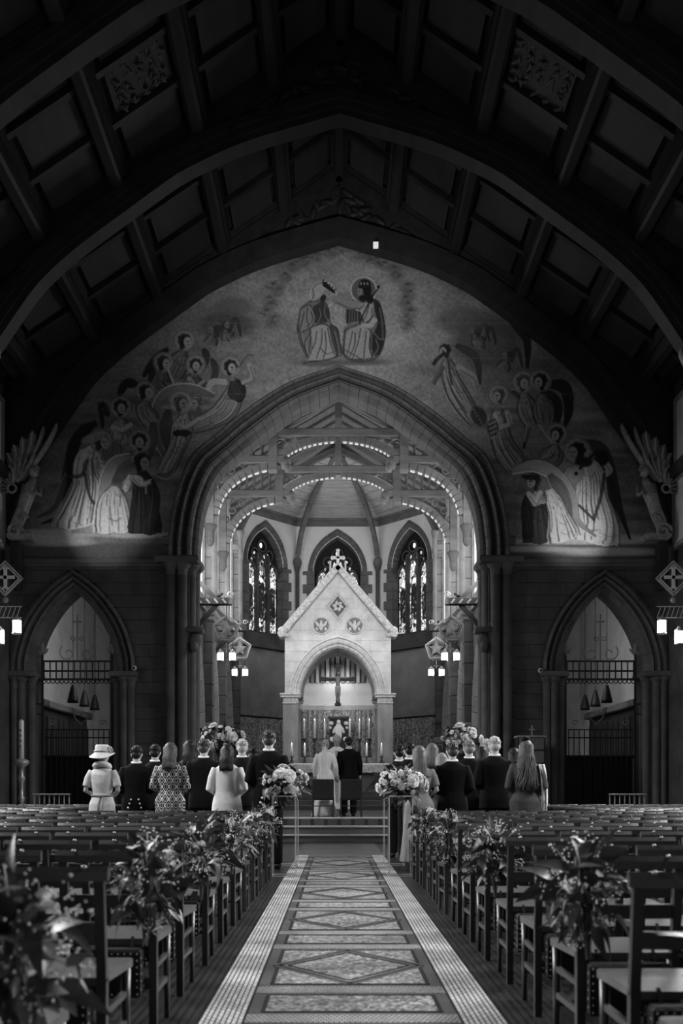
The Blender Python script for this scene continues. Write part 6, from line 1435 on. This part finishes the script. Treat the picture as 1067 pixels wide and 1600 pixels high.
person('woman with long wavy hair, dark fascinator and pale shawl at the group end', 822, 1158, 14.2, -.08, fem=1, hair='wavy', hm=hmat('honey_hair',.085,.75), extra=dress(gm('grey_wool_dress', .075, .85, .2, 20, .2), hem=.3, flare=.22, wide=1.2, more=shawl))
person('dark-haired woman glimpsed left of the wavy-haired woman', 803, 1170, 16.0, 0, fem=1, hair='shoulder', hm=H_DK, extra=dress(DARKD))
# the couple and the priest
LACE = gm('bridal_satin', .80, .6, .06, 10, .1)
def veil(t, s):
    rows = []; n = 16
    for i in range(18):
        u = i/17; z = 1.60-1.12*u; w = .035+.16*u**.8; rows.append([((-1+2*j/n)*w, -.125-.05*u-.012*math.cos(j*1.9+u*2)*(.3+u)+.02*abs(-1+2*j/n), z) for j in range(n+1)])
    m = MB().grid(rows).mesh('veil', True)
    def f(N, L, tc, b): b.inputs['Base Color'].default_value = (.85,.85,.85,1); b.inputs['Alpha'].default_value = .6; b.inputs['Roughness'].default_value = .8
    m.materials.append(bpy.data.materials.get('tulle') or pattern('tulle', f)); link_mesh('veil', m, t)
    tr = MB().loft(rings([(.0,.29,.24,-.03,-.02),(.03,.29,.24,-.03,-.02),(.12,.27,.23,-.02,-.02),(.4,.23,.2,.0,-.02),(.8,.19,.15,0,-.01)], 32)).mesh('train', True); tr.materials.append(LACE); link_mesh('train', tr, t)
    p = MB()
    for k in range(5): p.ell((.03*math.cos(k*1.3), -.14, 1.615+.028*math.sin(k*1.3)), (.012,.01,.012), 6, 5)
    p = p.mesh('hair_flowers', True); p.materials.append(PETAL); link_mesh('hair_flowers', p, t)
person('bride in a white long-sleeved gown with a sheer veil', 508, 1156, 22.9, -.15, z0=.527, fem=1, pose='side', hair='bun', hm=hmat('fair_hair',.30), extra=dress(LACE, 'side', .02, .26, .125, 'long', 1.0, veil))
person('groom in a black suit standing beside the bride', 545, 1152, 23.05, .12, z0=.527, pose='side', hair='short', hm=H_DK, extra=suit(SUIT, True, 'side'))
def vest(t, s):
    b = MB().loft(rings([(.12,.30,.24,0,0),(.6,.31,.24,0,0),(1.0,.28,.2,0,.01),(1.3,.24,.15,0,0),(1.42,.18,.11,0,-.005),(1.49,.085,.075,0,0)], 30)); sleeves(b, 'front', 1, .05); m = fuse(b, .014, 'chasuble', None, 3); m.materials.clear(); m.materials.append(gm('white_vestment', .78, .8, .06, 8, .1)); link_mesh('chasuble', m, t)
    o = MB().bar((0,.215,1.40),(0,.27,.3),.07,.012,(0,1,0)).mesh('orphrey', False); o.materials.append(gm('embroidered_band', .35, .7, .5, 60, .2)); link_mesh('orphrey', o, t)
    c = MB().bar((0,.29,1.24),(0,.30,1.02),.03,.012,(0,1,0)).bar((-.07,.292,1.16),(.07,.292,1.16),.03,.012,(0,0,1)).mesh('cross', False); c.materials.append(SUIT); link_mesh('cross', c, t)
    link_mesh('shoes', SHO, t)
person('priest in white vestments facing the couple', 526, 1149, 24.2, PI, z0=.527, hair='thin', hm=H_WH, extra=vest)
# carved figure on the crucifix
cf = bpy.data.objects['crucifix']; y = 34.0+.47; b = MB()
b.loft([[(.085*kx*math.cos(2*PI*k/14), y+.05*math.sin(2*PI*k/14), z) for k in range(14)] for (z, kx) in ((4.62,.75),(4.72,.85),(4.84,.75),(4.97,1.1),(5.05,.9),(5.09,.4))])
b.ell((0.02,y-.03,5.17),(.05,.055,.068),12,8).tube([(0,y,5.06),(.01,y-.01,5.14)], .028, 8)
for s in (-1,1):
    b.tube([(s*.08,y,5.04),(s*.28,y,5.02),(s*.5,y+.0,5.06)], [.035,.028,.02], 8).ell((s*.53,y,5.07),(.04,.015,.025),8,6)
    b.tube([(s*.045,y,4.66),(s*.05,y-.06,4.45),(s*.02,y,4.24)], [.055,.042,.028], 8); 
b.ell((0,y-.04,4.2),(.03,.05,.035),8,6)
cm = fuse(b, .012, 'carved_figure', BR_D, 3); cm.materials.clear(); cm.materials.append(gm('crucifix_carving', .18, .4, .2, 8, .1)); o = link_mesh('carved_figure', cm, cf, tuple(-Vector(cf.location)))
lc = MB().loft([[(.095*math.cos(2*PI*k/14), y-.0+.06*math.sin(2*PI*k/14), z) for k in range(14)] for z in (4.56,4.62,4.72,4.74)]).build('loincloth', STONE_L, cf, True)
bpy.context.view_layer.update()
